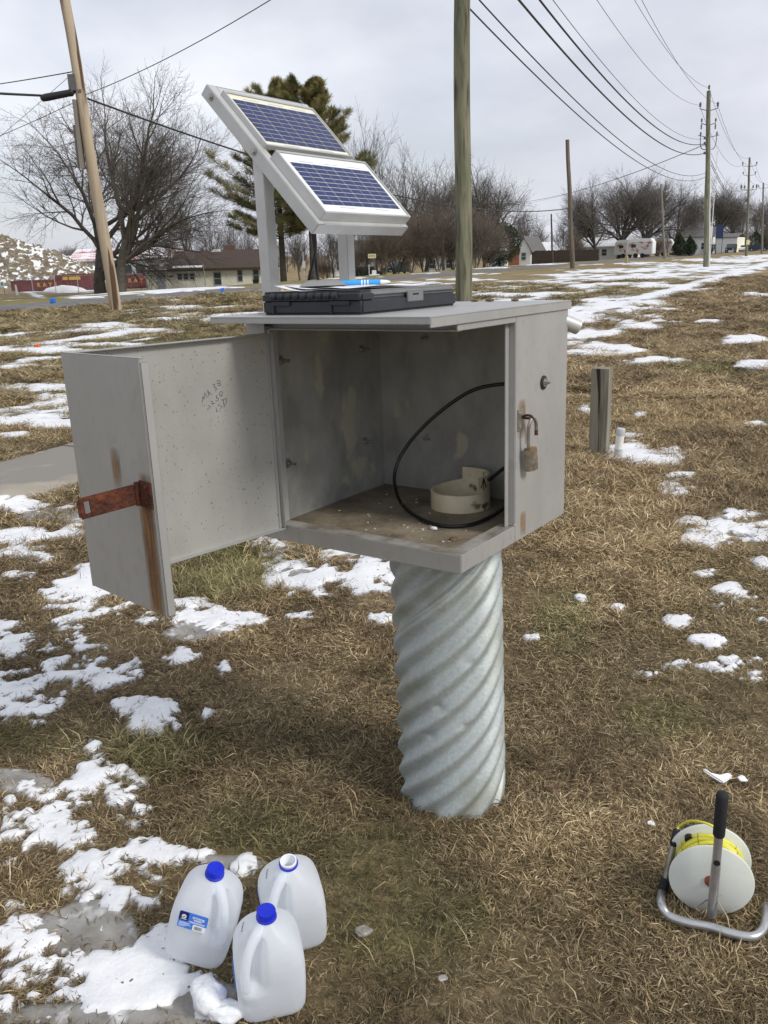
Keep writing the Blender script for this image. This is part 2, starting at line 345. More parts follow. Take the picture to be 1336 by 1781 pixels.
def snow_mat():
    m = pmat('snow', (0.66, 0.675, 0.70), (0.80, 0.81, 0.825), 5, 8, 0.65, 0, 0.24, 60, world=True, c3=(0.16, 0.13, 0.095), s3=38, t3=(0.70, 0.725))
    t = m.node_tree; b = t.nodes['Principled BSDF']; k = t.links.new
    at_ = N(t, 'ShaderNodeAttribute'); at_.attribute_name = 'fade'; g = N(t, 'ShaderNodeNewGeometry'); n = N(t, 'ShaderNodeTexNoise'); n.inputs['Scale'].default_value = 55; n.inputs['Detail'].default_value = 5; n.inputs['Roughness'].default_value = .7
    k(g.outputs['Position'], n.inputs[0]); ma = N(t, 'ShaderNodeMath', operation='MULTIPLY_ADD'); k(n.outputs[0], ma.inputs[0]); ma.inputs[1].default_value = 2.2; ma.inputs[2].default_value = -1.25
    ad = N(t, 'ShaderNodeMath', operation='MULTIPLY_ADD'); k(at_.outputs['Fac'], ad.inputs[0]); ad.inputs[1].default_value = 2.0; k(ma.outputs[0], ad.inputs[2]); ad.use_clamp = True; k(ad.outputs[0], b.inputs['Alpha'])
    return m
M['snow'] = snow_mat()
M['snow_chunk'] = pmat('clean_snow', (0.82, 0.83, 0.85), (0.74, 0.76, 0.80), 12, 5, 0.5, 0, 0.4, 40)
M['ice'] = pmat('grey_ice', (0.17, 0.16, 0.14), (0.33, 0.32, 0.30), 9, 7, 0.28, 0, 0.3, 26, world=True, c3=(0.55, 0.55, 0.55), s3=14, t3=(0.58, 0.68))

def jug_mat():
    m = bpy.data.materials.new('translucent_jug_plastic'); m.use_nodes = True; t = m.node_tree; b = t.nodes['Principled BSDF']; k = t.links.new
    b.inputs['Base Color'].default_value = (0.90, 0.93, 0.97, 1); b.inputs['Roughness'].default_value = 0.38; b.inputs['Specular IOR Level'].default_value = 0.45
    tr = N(t, 'ShaderNodeBsdfTranslucent'); tr.inputs[0].default_value = (0.92, 0.95, 0.98, 1)
    mx_ = N(t, 'ShaderNodeMixShader'); mx_.inputs[0].default_value = 0.6
    tc_ = N(t, 'ShaderNodeTexCoord'); n = N(t, 'ShaderNodeTexNoise'); n.inputs['Scale'].default_value = 16; n.inputs['Detail'].default_value = 3
    bb = N(t, 'ShaderNodeBump'); bb.inputs['Strength'].default_value = 0.12; bb.inputs['Distance'].default_value = 0.02
    k(tc_.outputs['Object'], n.inputs[0]); k(n.outputs[0], bb.inputs['Height']); k(bb.outputs[0], b.inputs['Normal'])
    o = t.nodes['Material Output']; k(b.outputs[0], mx_.inputs[1]); k(tr.outputs[0], mx_.inputs[2]); tp = N(t, 'ShaderNodeBsdfTransparent'); m2 = N(t, 'ShaderNodeMixShader'); m2.inputs[0].default_value = 0.14; k(mx_.outputs[0], m2.inputs[1]); k(tp.outputs[0], m2.inputs[2]); k(m2.outputs[0], o.inputs[0])
    return m
M['jug'] = jug_mat()

def ground_mat():
    m = bpy.data.materials.new('dormant_turf'); m.use_nodes = True; t = m.node_tree; b = t.nodes['Principled BSDF']; k = t.links.new
    b.inputs['Roughness'].default_value = 0.95; b.inputs['Specular IOR Level'].default_value = 0.1
    g = N(t, 'ShaderNodeNewGeometry')
    def noise(s, d, r=0.6):
        n = N(t, 'ShaderNodeTexNoise'); n.inputs['Scale'].default_value = s; n.inputs['Detail'].default_value = d; n.inputs['Roughness'].default_value = r; k(g.outputs['Position'], n.inputs[0]); return n
    def ramp(n, p0, c0, p1, c1):
        r = N(t, 'ShaderNodeValToRGB'); r.color_ramp.elements[0].position = p0; r.color_ramp.elements[1].position = p1
        r.color_ramp.elements[0].color = (*c0, 1); r.color_ramp.elements[1].color = (*c1, 1); k(n.outputs[0], r.inputs[0]); return r
    a = ramp(noise(0.45, 8, 0.65), 0.38, (0.215, 0.165, 0.095), 0.62, (0.37, 0.29, 0.18))
    e = ramp(noise(0.16, 6), 0.46, (0, 0, 0), 0.64, (1, 1, 1))
    x = N(t, 'ShaderNodeMixRGB'); k(a.outputs[0], x.inputs[1]); x.inputs[2].default_value = (0.215, 0.195, 0.085, 1)
    at_ = N(t, 'ShaderNodeAttribute'); at_.attribute_name = 'green'
    ma = N(t, 'ShaderNodeMath', operation='MULTIPLY_ADD'); k(e.outputs[0], ma.inputs[0]); ma.inputs[1].default_value = 0.35; k(at_.outputs['Fac'], ma.inputs[2])
    ma.use_clamp = True; k(ma.outputs[0], x.inputs[0])
    f = ramp(noise(26, 6, 0.7), 0.3, (0.50, 0.48, 0.45), 0.72, (1.35, 1.32, 1.28))
    y = N(t, 'ShaderNodeMixRGB', blend_type='MULTIPLY'); y.inputs[0].default_value = 1; k(x.outputs[0], y.inputs[1]); k(f.outputs[0], y.inputs[2])
    k(y.outputs[0], b.inputs['Base Color'])
    nb = noise(40, 6, 0.75); bb = N(t, 'ShaderNodeBump'); bb.inputs['Strength'].default_value = 0.9; bb.inputs['Distance'].default_value = 0.03
    k(nb.outputs[0], bb.inputs['Height']); k(bb.outputs[0], b.inputs['Normal'])
    return m
M['ground'] = ground_mat()

def blade_mat(inst):
    m = bpy.data.materials.new('dry_grass_blades'); m.use_nodes = True; t = m.node_tree; b = t.nodes['Principled BSDF']; k = t.links.new
    b.inputs['Roughness'].default_value = 0.75; b.inputs['Specular IOR Level'].default_value = 0.25
    ti = N(t, 'ShaderNodeAttribute'); ti.attribute_name = 'tint'
    gr = N(t, 'ShaderNodeAttribute'); gr.attribute_name = 'green'; gr.attribute_type = 'INSTANCER' if inst else 'GEOMETRY'
    pa = N(t, 'ShaderNodeAttribute'); pa.attribute_name = 'pale'; pa.attribute_type = 'INSTANCER' if inst else 'GEOMETRY'
    r = N(t, 'ShaderNodeValToRGB'); e = r.color_ramp.elements
    e[0].position = 0.0; e[0].color = (0.045, 0.031, 0.016, 1); e[1].position = 1.0; e[1].color = (0.70, 0.59, 0.41, 1)
    q = e.new(0.45); q.color = (0.19, 0.138, 0.072, 1); q = e.new(0.8); q.color = (0.43, 0.335, 0.20, 1)
    k(ti.outputs['Fac'], r.inputs[0])
    r2_ = N(t, 'ShaderNodeValToRGB'); e = r2_.color_ramp.elements
    e[0].position = 0.1; e[0].color = (0.055, 0.066, 0.022, 1); e[1].position = 0.95; e[1].color = (0.40, 0.34, 0.17, 1)
    q = e.new(0.55); q.color = (0.15, 0.15, 0.055, 1)
    k(ti.outputs['Fac'], r2_.inputs[0])
    x = N(t, 'ShaderNodeMixRGB'); k(gr.outputs['Fac'], x.inputs[0]); k(r.outputs[0], x.inputs[1]); k(r2_.outputs[0], x.inputs[2])
    y = N(t, 'ShaderNodeMixRGB', blend_type='MULTIPLY'); y.inputs[0].default_value = 1; k(x.outputs[0], y.inputs[1]); k(pa.outputs['Fac'], y.inputs[2])
    k(y.outputs[0], b.inputs['Base Color'])
    return m
M['blade'] = blade_mat(True); M['blade_near'] = blade_mat(False)
# ================================================================== GROUND, PATH, ROAD
PATH0 = np.array([-2.9, 6.3]); PDIR = np.array([0.464, 0.8858]); PNRM = np.array([0.8858, -0.464]); PATH_W = 1.15
def path_d(x, y): return (x - PATH0[0]) * PNRM[0] + (y - PATH0[1]) * PNRM[1]
def on_path(x, y, m=0.0): return np.abs(path_d(x, y)) < PATH_W / 2 + m
def att(u, v):
    z = 0.0
    for _ in range(40):
        p = atz(u, v, z); z = 0.5 * z + 0.5 * float(terrain(p.x, p.y))
    return np.array([p.x, p.y])
def blob_list(lst):
    o_ = []
    for (u, v, ru, rv) in lst:
        c = att(u, v); a = att(u + ru, v) - c; b_ = (c - att(u, v + rv)) * 1.12
        o_.append((c, np.linalg.inv(np.array([a, b_]).T)))
    return o_
def blob_field(bl, x, y, floor=-3.0):
    f = np.full(np.shape(x), floor)
    for c, Mi in bl:
        dx = x - c[0]; dy = y - c[1]
        k0 = Mi[0, 0] * dx + Mi[0, 1] * dy; k1 = Mi[1, 0] * dx + Mi[1, 1] * dy
        f = np.maximum(f, 1 - (k0 * k0 + k1 * k1))
    return f
GREEN = blob_list([(400, 1005, 120, 42), (350, 985, 70, 25), (250, 1310, 110, 50), (330, 1300, 70, 35), (60, 1290, 120, 30), (450, 1450, 120, 60),
                   (1240, 640, 90, 12), (980, 1080, 60, 60), (700, 1600, 160, 80), (1150, 1250, 90, 40), (640, 1500, 120, 60)])
TUFT = blob_list([(415, 990, 95, 42), (360, 1015, 75, 38), (270, 1320, 70, 30)])
def green_f(x, y):
    b_ = np.clip(blob_field(GREEN, x, y) + 0.3, 0, 1) * 0.45
    t_ = np.clip(blob_field(TUFT, x, y) + 0.4, 0, 1) * 0.75
    d = road_d(x, y)
    lawn = sstep(4.0, 5.0, d) * (1 - sstep(40, 60, d)) * 0.75
    verge = (path_d(x, y) < -0.6) * (1 - sstep(-3, 0, d)) * 0.32 * sstep(6, 16, y)
    return np.clip(np.maximum(np.maximum(b_, t_), np.maximum(lawn, verge)) + (fbm(x * 0.7, y * 0.7, 31, 4) - 0.5) * 0.5, 0, 1)

def axis_coords(lo, hi, fine, far, grow=1.09):
    c = list(np.arange(lo, hi, fine)); s = fine
    up = [c[-1]]
    while up[-1] < far: s *= grow; up.append(up[-1] + s)
    s = fine; dn = [c[0]]
    while dn[-1] > -far: s *= grow; dn.append(dn[-1] - s)
    return np.array(dn[::-1][:-1] + c + up[1:])
gx = axis_coords(-3.0, 3.5, 0.06, 3500); gy = axis_coords(0.6, 7.0, 0.06, 3500)
X, Y = np.meshgrid(gx, gy); Z = ground_z(X, Y)
nx, ny = len(gx), len(gy); idx = np.arange(nx * ny).reshape(ny, nx)
Q = np.stack([idx[:-1, :-1], idx[:-1, 1:], idx[1:, 1:], idx[1:, :-1]], -1).reshape(-1, 4)
me = fast(np.stack([X, Y, Z], -1), Q)
ga = me.attributes.new('green', 'FLOAT', 'POINT'); ga.data.foreach_set('value', green_f(X, Y).astype(np.float32).ravel())
tag(link('ground', me, M['ground'], smooth=True), 'brown dormant lawn with matted dry grass', 'ground', kind='structure')

# road beyond the verge
ts = np.concatenate([np.arange(-160, 260, 4), np.arange(260, 1400, 40)]); V = []
for t in ts:
    for d in (0.0, .95, 1.9, 2.85, ROAD_W):
        p = ROAD0 + RDIR * t + RN * d; crown = 0.04 * (1 - ((d - 1.9) / 1.9) ** 2)
        V.append((p[0], p[1], 0.012 + crown))
V = np.array(V); k = len(ts); ii = np.arange(k * 5).reshape(k, 5)
Q = np.stack([ii[:-1, :-1], ii[:-1, 1:], ii[1:, 1:], ii[1:, :-1]], -1).reshape(-1, 4)
tag(link('road', fast(V, Q), M['asphalt'], smooth=True), 'grey asphalt road running past the poles', 'road', kind='structure')

# concrete path: slabs with recessed joints
path = empty('path', (PATH0[0], PATH0[1], 0)); tag(path, 'concrete footpath crossing the lawn behind the cabinet', 'path', kind='structure')
rng = random.Random(5)
slab = MB().box(-PATH_W / 2, PATH_W / 2, -0.745, 0.745, -0.08, 0.022).mesh(0.008, 2)
ang = -math.atan2(PDIR[0], PDIR[1])
for i in range(-4, 44):
    t = i * 1.5 + 0.4
    o = link('slab', slab, M['concrete'], path, loc=(PDIR[0] * t, PDIR[1] * t, rng.uniform(-0.006, 0.006)), rot=(rng.uniform(-.004, .004), rng.uniform(-.004, .004), ang))
far_slab = MB().box(-PATH_W / 2, PATH_W / 2, -80, 80, -0.08, 0.022)
o = far_slab.build('far_paving', M['concrete'], path, loc=(PDIR[0] * (44 * 1.5 + 79.7), PDIR[1] * (44 * 1.5 + 79.7), 0), rot=(0, 0, ang))

# ================================================================== SNOW
SNOW = [(40, 1205, 80, 38), (125, 1160, 90, 34), (15, 1112, 40, 26), (160, 1042, 72, 44), (215, 1018, 68, 38), (240, 1070, 30, 12),
        (262, 1250, 42, 26), (215, 1231, 18, 8), (300, 1262, 22, 8), (55, 1415, 100, 60), (175, 1368, 90, 46), (150, 1315, 28, 20), (215, 1390, 40, 40),
        (185, 1520, 90, 36), (262, 1488, 62, 24), (220, 1560, 46, 22), (45, 1665, 125, 72), (200, 1690, 110, 34), (290, 1655, 50, 34), (120, 1735, 130, 22), (395, 1755, 50, 30), (310, 1700, 60, 20),
        (565, 982, 95, 38), (625, 1012, 62, 22), (468, 944, 45, 14), (350, 1080, 55, 22), (312, 1140, 30, 12), (390, 1160, 14, 12), (660, 1080, 20, 9), (530, 1072, 25, 6), (330, 1050, 30, 10), (430, 1078, 40, 8),
        (425, 1505, 22, 14), (362, 1247, 10, 8), (345, 1490, 30, 14),
        (60, 735, 70, 9), (20, 790, 38, 9), (65, 675, 60, 6), (20, 757, 30, 4), (95, 690, 40, 5), (20, 930, 55, 10), (40, 965, 50, 14), (130, 925, 22, 10), (60, 880, 75, 8), (25, 1000, 40, 10), (95, 955, 24, 5),
        (1130, 788, 72, 17), (1085, 782, 32, 9), (1180, 830, 34, 7), (1170, 850, 30, 9), (1300, 912, 55, 20), (1235, 936, 42, 13), (1205, 908, 24, 6), (1330, 980, 20, 9), (1255, 925, 50, 10),
        (1230, 998, 24, 7), (1275, 1025, 30, 8), (1180, 1082, 25, 9), (1240, 1115, 36, 9), (1180, 1155, 28, 8), (1245, 1158, 62, 8), (1290, 1145, 35, 8), (1310, 1172, 30, 7), (1325, 1080, 12, 6), (1120, 1170, 20, 6),
        (1310, 738, 32, 8), (1330, 756, 15, 6), (1298, 590, 26, 6), (1308, 635, 34, 5), (1315, 515, 28, 4), (1040, 606, 55, 9), (1015, 580, 50, 7), (1155, 628, 48, 4), (1120, 570, 32, 3), (1100, 655, 16, 4), (1010, 712, 22, 8), (1000, 690, 18, 4), (1115, 722, 12, 4), (1100, 552, 26, 3), (1090, 757, 25, 4), (1030, 650, 35, 5), (1150, 540, 30, 2.5), (1240, 560, 22, 2.5),
        (905, 990, 14, 5), (925, 1112, 12, 4), (1010, 1045, 10, 5), (1075, 1060, 12, 4),
        (1045, 540, 75, 14), (1000, 560, 40, 12), (1090, 520, 70, 10), (1140, 500, 85, 9), (1190, 482, 70, 6), (1245, 466, 60, 5), (1290, 453, 50, 4), (1330, 445, 40, 3),
        (960, 512, 90, 5), (1010, 496, 100, 4.5), (905, 525, 60, 4), (1080, 484, 110, 4), (1140, 470, 85, 3.2), (1060, 472, 70, 2.4), (1190, 462, 60, 2.4), (880, 500, 50, 2.5), (1120, 458, 40, 2), (930, 490, 50, 2.2), (1230, 452, 40, 1.8), (1000, 478, 45, 2),
        (330, 548, 85, 4), (300, 535, 45, 2.5), (130, 584, 120, 5), (250, 577, 120, 4), (60, 609, 85, 5), (60, 626, 75, 3.5), (50, 639, 70, 4), (200, 566, 70, 3), (400, 560, 60, 3), (420, 535, 40, 2.4), (170, 600, 80, 3), (40, 590, 50, 3), (440, 548, 40, 3), (290, 558, 70, 2.4),
        (760, 494, 46, 2.5), (800, 486, 40, 1.8), (720, 500, 40, 2.5), (690, 512, 60, 3), (850, 512, 50, 3.5), (640, 520, 60, 3),
        (60, 512, 170, 2.6), (230, 508, 150, 3), (380, 505, 120, 4), (330, 503, 150, 3), (430, 504, 60, 4), (140, 517, 30, 1.5), (330, 509, 40, 1.6), (470, 500, 60, 1.6), (100, 505, 60, 3.2),
        (650, 484, 70, 1.5), (780, 476, 60, 1.2), (860, 466, 50, 1.2), (960, 460, 60, 1.2)]
SB = blob_list(SNOW)
REGION = blob_list([(150, 590, 330, 55), (330, 545, 200, 22), (60, 690, 160, 60), (1040, 515, 160, 40), (1180, 475, 160, 20), (900, 510, 120, 20), (1030, 600, 90, 60), (740, 495, 120, 14), (1300, 450, 80, 12)])
REGION2 = blob_list([(1180, 640, 260, 120), (1250, 1080, 160, 160), (1250, 540, 160, 60), (50, 1000, 160, 100), (350, 1100, 200, 80), (1150, 840, 130, 70)])
def snow_f(x, y):
    nearness = 1 - sstep(4, 9, y)
    s_ = x * RDIR[0] + y * RDIR[1]; d_ = x * RN[0] + y * RN[1]
    nA = fbm(x * 3.2, y * 3.2, 50, 6, 0.68) - 0.5; nB = fbm(s_ * 0.45, d_ * 1.1, 150, 7, 0.70) - 0.5
    nC = fbm(s_ * 0.22, d_ * 1.15, 250, 7, 0.66) - 0.5; nD = fbm(x * 15, y * 15, 350, 4, 0.75) - 0.5
    bl = blob_field(SB, x, y)
    f = nearness * (np.maximum(bl, -2.6) * 0.46 - 1.2 * (1 - sstep(-1.6, -0.7, bl)) + nA * 3.6 + nD * 3.3 + 0.12) + (1 - nearness) * (np.maximum(bl, -3) * 0.42 + nB * 4.0 + nD * 1.1 + 0.1)
    f = np.maximum(f, -0.82 + 0.5 * np.minimum(blob_field(REGION, x, y) * 1.5, 1) + nC * 3.8 + nD * 0.7)
    f = np.maximum(f, -1.15 + 0.5 * np.minimum(blob_field(REGION2, x, y) * 1.5, 1) + (nearness * nA + (1 - nearness) * nB) * 3.2 + nD * 1.4)
    f = np.maximum(f, np.where((y > 17) & (y < 140), -0.55 + 1.15 * np.exp(-((path_d(x, y) + 0.1) / 0.75) ** 2) + nB * 2.6 + nD * 0.7, -3))
    f = f - 6 * ((road_d(x, y) > -0.3) & (road_d(x, y) < ROAD_W + 0.3))
    return f
def base_z(x, y): return np.where(on_path(x, y), 0.026, ground_z(x, y))
def patch_mesh(zones, field, zfun, cut=-0.12):
    VV, QQ, FF, off = [], [], [], 0
    for (x0, x1, y0, y1, s) in zones:
        gx_ = np.arange(x0, x1 + s * .5, s); gy_ = np.arange(y0, y1 + s * .5, s)
        Xg, Yg = np.meshgrid(gx_, gy_); Fg = field(Xg, Yg); Zg = zfun(Xg, Yg, Fg)
        n_, m_ = Xg.shape; id_ = np.arange(n_ * m_).reshape(n_, m_)
        q = np.stack([id_[:-1, :-1], id_[:-1, 1:], id_[1:, 1:], id_[1:, :-1]], -1).reshape(-1, 4)
        keep = (Fg.ravel()[q] > cut).any(1); q = q[keep]
        used = np.unique(q); rm = np.full(n_ * m_, -1); rm[used] = np.arange(len(used))
        VV.append(np.stack([Xg, Yg, Zg], -1).reshape(-1, 3)[used]); QQ.append(rm[q] + off); FF.append(Fg.ravel()[used]); off += len(used)
    m_ = fast(np.concatenate(VV), np.concatenate(QQ)); m_.attributes.new('fade', 'FLOAT', 'POINT').data.foreach_set('value', np.clip(np.concatenate(FF) / .42, 0, 1).astype(np.float32)); return m_
def snow_z(x, y, f):
    th = 0.016 + 0.02 * sstep(4, 20, y)
    h = th * (1 - np.exp(-3.5 * np.clip(f, 0, 3))) + (fbm(x * 16, y * 16, 8, 3) - 0.5) * 0.010 * sstep(0, 0.5, f)
    return base_z(x, y) + np.where(f > 0, h + 0.004, f * 0.05)
zones = [(-1.9, 2.1, 1.1, 3.8, 0.013), (-4.6, 5.2, 3.8, 9.0, 0.04), (-13.6, 14.6, 9.0, 27.0, 0.12), (-46, 66, 27.0, 132.0, 0.42)]
tag(link('snow', patch_mesh(zones, snow_f, snow_z), M['snow'], smooth=True), 'thin melting patches of white snow lying over the lawn', 'snow', kind='stuff')

ICE = blob_list([(150, 1612, 95, 42), (200, 1765, 190, 26), (360, 1725, 60, 22), (520, 1000, 40, 12), (330, 1100, 50, 14), (30, 1360, 60, 20), (120, 900, 90, 14), (400, 1500, 60, 18), (470, 955, 30, 10), (360, 1085, 60, 18)])
def ice_f(x, y): return blob_field(ICE, x, y) + (fbm(x * 5, y * 5, 91, 5, 0.6) - 0.5) * 2.0
def ice_z(x, y, f): return base_z(x, y) + np.where(f > 0, 0.008 + 0.004 * np.clip(f, 0, 1), f * 0.05)
tag(link('meltwater_ice', patch_mesh([(-1.9, 1.0, 1.1, 3.8, 0.02), (-4.6, 0, 3.8, 7.0, 0.05)], ice_f, ice_z), M['ice'], smooth=True), 'grey refrozen slush between the snow patches', 'ice', kind='stuff')

# ================================================================== GRASS
grng = np.random.default_rng(11)
def tuft_mesh(seed, nb, rad, lmin, lmax, wid, inc0, inc1):
    r_ = np.random.default_rng(seed); V, T, Qd, tint = [], [], [], []
    for b_ in range(nb):
        a = r_.uniform(0, 2 * np.pi); rr = rad * np.sqrt(r_.uniform()); p = np.array([rr * np.cos(a), rr * np.sin(a), r_.uniform(0, 0.012)])
        th = r_.uniform(0, 2 * np.pi); inc = np.radians(r_.uniform(inc0, inc1)); ln = r_.uniform(lmin, lmax); wd = wid * r_.uniform(0.6, 1.25)
        h = np.array([np.cos(th), np.sin(th), 0]); s = np.array([-np.sin(th), np.cos(th), 0]); bend = r_.uniform(-0.9, 0.25); sw = r_.normal(0, 0.35)
        tv = float(np.clip(r_.beta(2.0, 2.4), 0, 1)); pts = [p]; i2 = inc; d2 = h
        for q in range(2):
            d = d2 * np.cos(i2) + np.array([0, 0, np.sin(i2)]); pts.append(pts[-1] + d * ln / 2); i2 += bend; d2 = d2 * np.cos(sw) + s * np.sin(sw)
        pts[2][2] = max(pts[2][2], 0.002)
        n0 = len(V); roll = r_.uniform(-0.6, 0.6); sv = s * np.cos(roll) + np.array([0, 0, np.sin(roll)])
        V += [pts[0] - sv * wd, pts[0] + sv * wd, pts[1] - sv * wd * .8, pts[1] + sv * wd * .8, pts[2]]
        Qd.append((n0, n0 + 1, n0 + 3, n0 + 2)); T.append((n0 + 2, n0 + 3, n0 + 4)); tint += [tv] * 5
    m = fast(np.array(V), Qd, T); a = m.attributes.new('tint', 'FLOAT', 'POINT'); a.data.foreach_set('value', np.array(tint, np.float32))
    m.materials.append(M['blade']); return m
def tuft_collection(name, metas):
    c = bpy.data.collections.new(name)
    for i, m in enumerate(metas):
        o = bpy.data.objects.new('grass_tuft', m); c.objects.link(o)
    return c
mat_c = tuft_collection('matted_tufts', [tuft_mesh(100 + i, 120, 0.10, 0.04, 0.10, 0.0019, 2, 42) for i in range(5)])
def scatter_group(name, coll):
    ng = bpy.data.node_groups.new(name, 'GeometryNodeTree')
    ng.interface.new_socket('Geometry', in_out='INPUT', socket_type='NodeSocketGeometry'); ng.interface.new_socket('Geometry', in_out='OUTPUT', socket_type='NodeSocketGeometry')
    gi = N(ng, 'NodeGroupInput'); go = N(ng, 'NodeGroupOutput'); ip = N(ng, 'GeometryNodeInstanceOnPoints'); ci = N(ng, 'GeometryNodeCollectionInfo')
    ci.inputs['Collection'].default_value = coll; ci.inputs['Separate Children'].default_value = True; ci.inputs['Reset Children'].default_value = True
    ip.inputs['Pick Instance'].default_value = True
    def att_(nm, ty):
        a = N(ng, 'GeometryNodeInputNamedAttribute', data_type=ty); a.inputs['Name'].default_value = nm; return a.outputs['Attribute']
    er = N(ng, 'FunctionNodeEulerToRotation'); k = ng.links.new
    k(gi.outputs[0], ip.inputs['Points']); k(ci.outputs[0], ip.inputs['Instance']); k(att_('rot', 'FLOAT_VECTOR'), er.inputs[0]); k(er.outputs[0], ip.inputs['Rotation'])
    k(att_('scl', 'FLOAT_VECTOR'), ip.inputs['Scale']); k(att_('pick', 'INT'), ip.inputs['Instance Index']); k(ip.outputs[0], go.inputs[0])
    return ng
def scatter(name, coll, npick, P, S, green, pale, label):
    m = bpy.data.meshes.new('points'); m.vertices.add(len(P)); m.vertices.foreach_set('co', P.astype(np.float32).ravel())
    n_ = len(P); rot = np.stack([grng.normal(0, .10, n_), grng.normal(0, .10, n_), grng.uniform(0, 6.283, n_)], -1)
    m.attributes.new('rot', 'FLOAT_VECTOR', 'POINT').data.foreach_set('vector', rot.astype(np.float32).ravel())
    m.attributes.new('scl', 'FLOAT_VECTOR', 'POINT').data.foreach_set('vector', S.astype(np.float32).ravel())
    m.attributes.new('pick', 'INT', 'POINT').data.foreach_set('value', grng.integers(0, npick, n_).astype(np.int32))
    m.attributes.new('green', 'FLOAT', 'POINT').data.foreach_set('value', green.astype(np.float32))
    m.attributes.new('pale', 'FLOAT', 'POINT').data.foreach_set('value', pale.astype(np.float32))
    o = link(name, m); md = o.modifiers.new('scatter', 'NODES'); md.node_group = scatter_group(name, coll)
    m.materials.append(M['blade']); tag(o, label, 'grass', kind='stuff'); return o
PALE = blob_list([(1080, 980, 170, 110), (1250, 1330, 120, 90), (1000, 1500, 200, 120), (1080, 860, 120, 60), (1180, 700, 160, 40)])
def zone_pts(y0, y1, dens, slope=0.56, pad=0.55):
    n_ = int(dens * (y1 - y0) * 2 * (slope * y1 + pad)); x = grng.uniform(-1, 1, n_) * (slope * y1 + pad); y = grng.uniform(y0, y1, n_)
    k = np.abs(x) < slope * y + pad; x, y = x[k], y[k]
    f = snow_f(x, y); ic = ice_f(x, y)
    k = ~on_path(x, y, 0.02) & ~((road_d(x, y) > -0.15)) & ((f < 0.10) | (grng.uniform(0, 1, len(x)) < np.where(y < 4.5, 0.05 + 0.22 * (f < 0.45), 0.02))) & ((ic < 0.1) | (grng.uniform(0, 1, len(x)) < 0.12))
    return x[k], y[k]
def pale_f(x, y): return (1 + .30 * sstep(3.0, 6.0, y)) * np.clip(1.0 + 0.36 * np.clip(blob_field(PALE, x, y) + 0.3, 0, 1) + (fbm(x * 1.5, y * 1.5, 41, 4) - 0.5) * 0.9 + (fbm(x * 9, y * 9, 43, 3) - 0.5) * 0.8, 0.40, 1.7)
# near lawn: every blade is real
def blades(x, y, ln, wd, inc, bend, tint, name, label):
    n_ = len(x); flow = fbm(x * 5.5, y * 5.5, 71, 3) * 4 * np.pi * 1.6; th = np.where(grng.uniform(0, 1, n_) < .62, flow + grng.normal(0, .7, n_), grng.uniform(0, 2 * np.pi, n_)); sw = grng.normal(0, .4, n_); z0 = ground_z(x, y) + grng.uniform(-.004, .012, n_)
    def dirv(t, i): return np.stack([np.cos(t) * np.cos(i), np.sin(t) * np.cos(i), np.sin(i)], -1)
    p0 = np.stack([x, y, z0], -1); p1 = p0 + dirv(th, inc) * (ln * .45)[:, None]; p2 = p1 + dirv(th + sw, inc + bend) * (ln * .55)[:, None]
    p2[:, 2] = np.maximum(p2[:, 2], z0 + .001); roll = grng.uniform(-.6, .6, n_)
    sv = np.stack([-np.sin(th) * np.cos(roll), np.cos(th) * np.cos(roll), np.sin(roll)], -1) * wd[:, None]
    V = np.stack([p0, p1 + sv, p1 - sv, p2], 1).reshape(-1, 3); b_ = np.arange(n_)[:, None] * 4
    me_ = fast(V, np.zeros((0, 4)), np.concatenate([b_ + np.array([[0, 1, 2]]), b_ + np.array([[2, 1, 3]])]))
    for nm, val in (('tint', tint), ('green', green_f(x, y)), ('pale', pale_f(x, y))): me_.attributes.new(nm, 'FLOAT', 'POINT').data.foreach_set('value', np.repeat(val, 4).astype(np.float32))
    return tag(link(name, me_, M['blade_near']), label, 'grass', kind='stuff')
def clear_pipe(x, y): return (x - 0.19) ** 2 + (y - 2.30) ** 2 > 0.160 ** 2
X_, Y_ = [], []
for (y0, y1, dens) in [(1.15, 2.1, 78000), (2.1, 3.0, 54000), (3.0, 4.4, 30000)]:
    x, y = zone_pts(y0, y1, dens, .52, .30); thin = fbm(x * 2.6, y * 2.6, 64, 4)
    k = (grng.uniform(0, 1, len(x)) < np.clip(2.1 - 2.6 * thin, 0.22, 1.0)) & clear_pipe(x, y); X_.append(x[k]); Y_.append(y[k])
x = np.concatenate(X_); y = np.concatenate(Y_); n_ = len(x); far_ = sstep(2.0, 4.4, y)
ln = grng.uniform(.016, .046, n_) * (.6 + .9 * fbm(x * 3.1, y * 3.1, 21, 3)) * (1 + .2 * far_)
blades(x, y, ln, grng.uniform(.0008, .0017, n_) * (1 + .55 * far_), np.radians(grng.uniform(0, 38, n_)), grng.uniform(-.9, .2, n_), np.clip(grng.beta(1.15, 1.35, n_) * .8 + .4 * (fbm(x * 4.2, y * 4.2, 87, 4) - .38), 0, 1), 'dry_grass', 'matted brown and tan dry lawn grass around the cabinet')
print('near blades', n_)
x, y = zone_pts(1.3, 4.4, 260, .52, .3); k = clear_pipe(x, y); x, y = x[k], y[k]
xt, yt = zone_pts(1.6, 4.4, 26000, .52, .3); k = (blob_field(TUFT, xt, yt) > -0.1 + 1.6 * (fbm(xt * 6, yt * 6, 5) - 0.5)); xt, yt = xt[k], yt[k]
x = np.concatenate([x, xt]); y = np.concatenate([y, yt]); n_ = len(x)
blades(x, y, grng.uniform(.045, .11, n_), grng.uniform(.001, .0019, n_), np.radians(grng.uniform(12, 62, n_)), grng.uniform(-1.0, .0, n_), np.clip(grng.beta(2.4, 2.0, n_), 0, 1), 'long_grass', 'longer loose grass blades and the green tufts below the open door')
print('long blades', n_)
PX, PY, SX, SZ = [], [], [], []
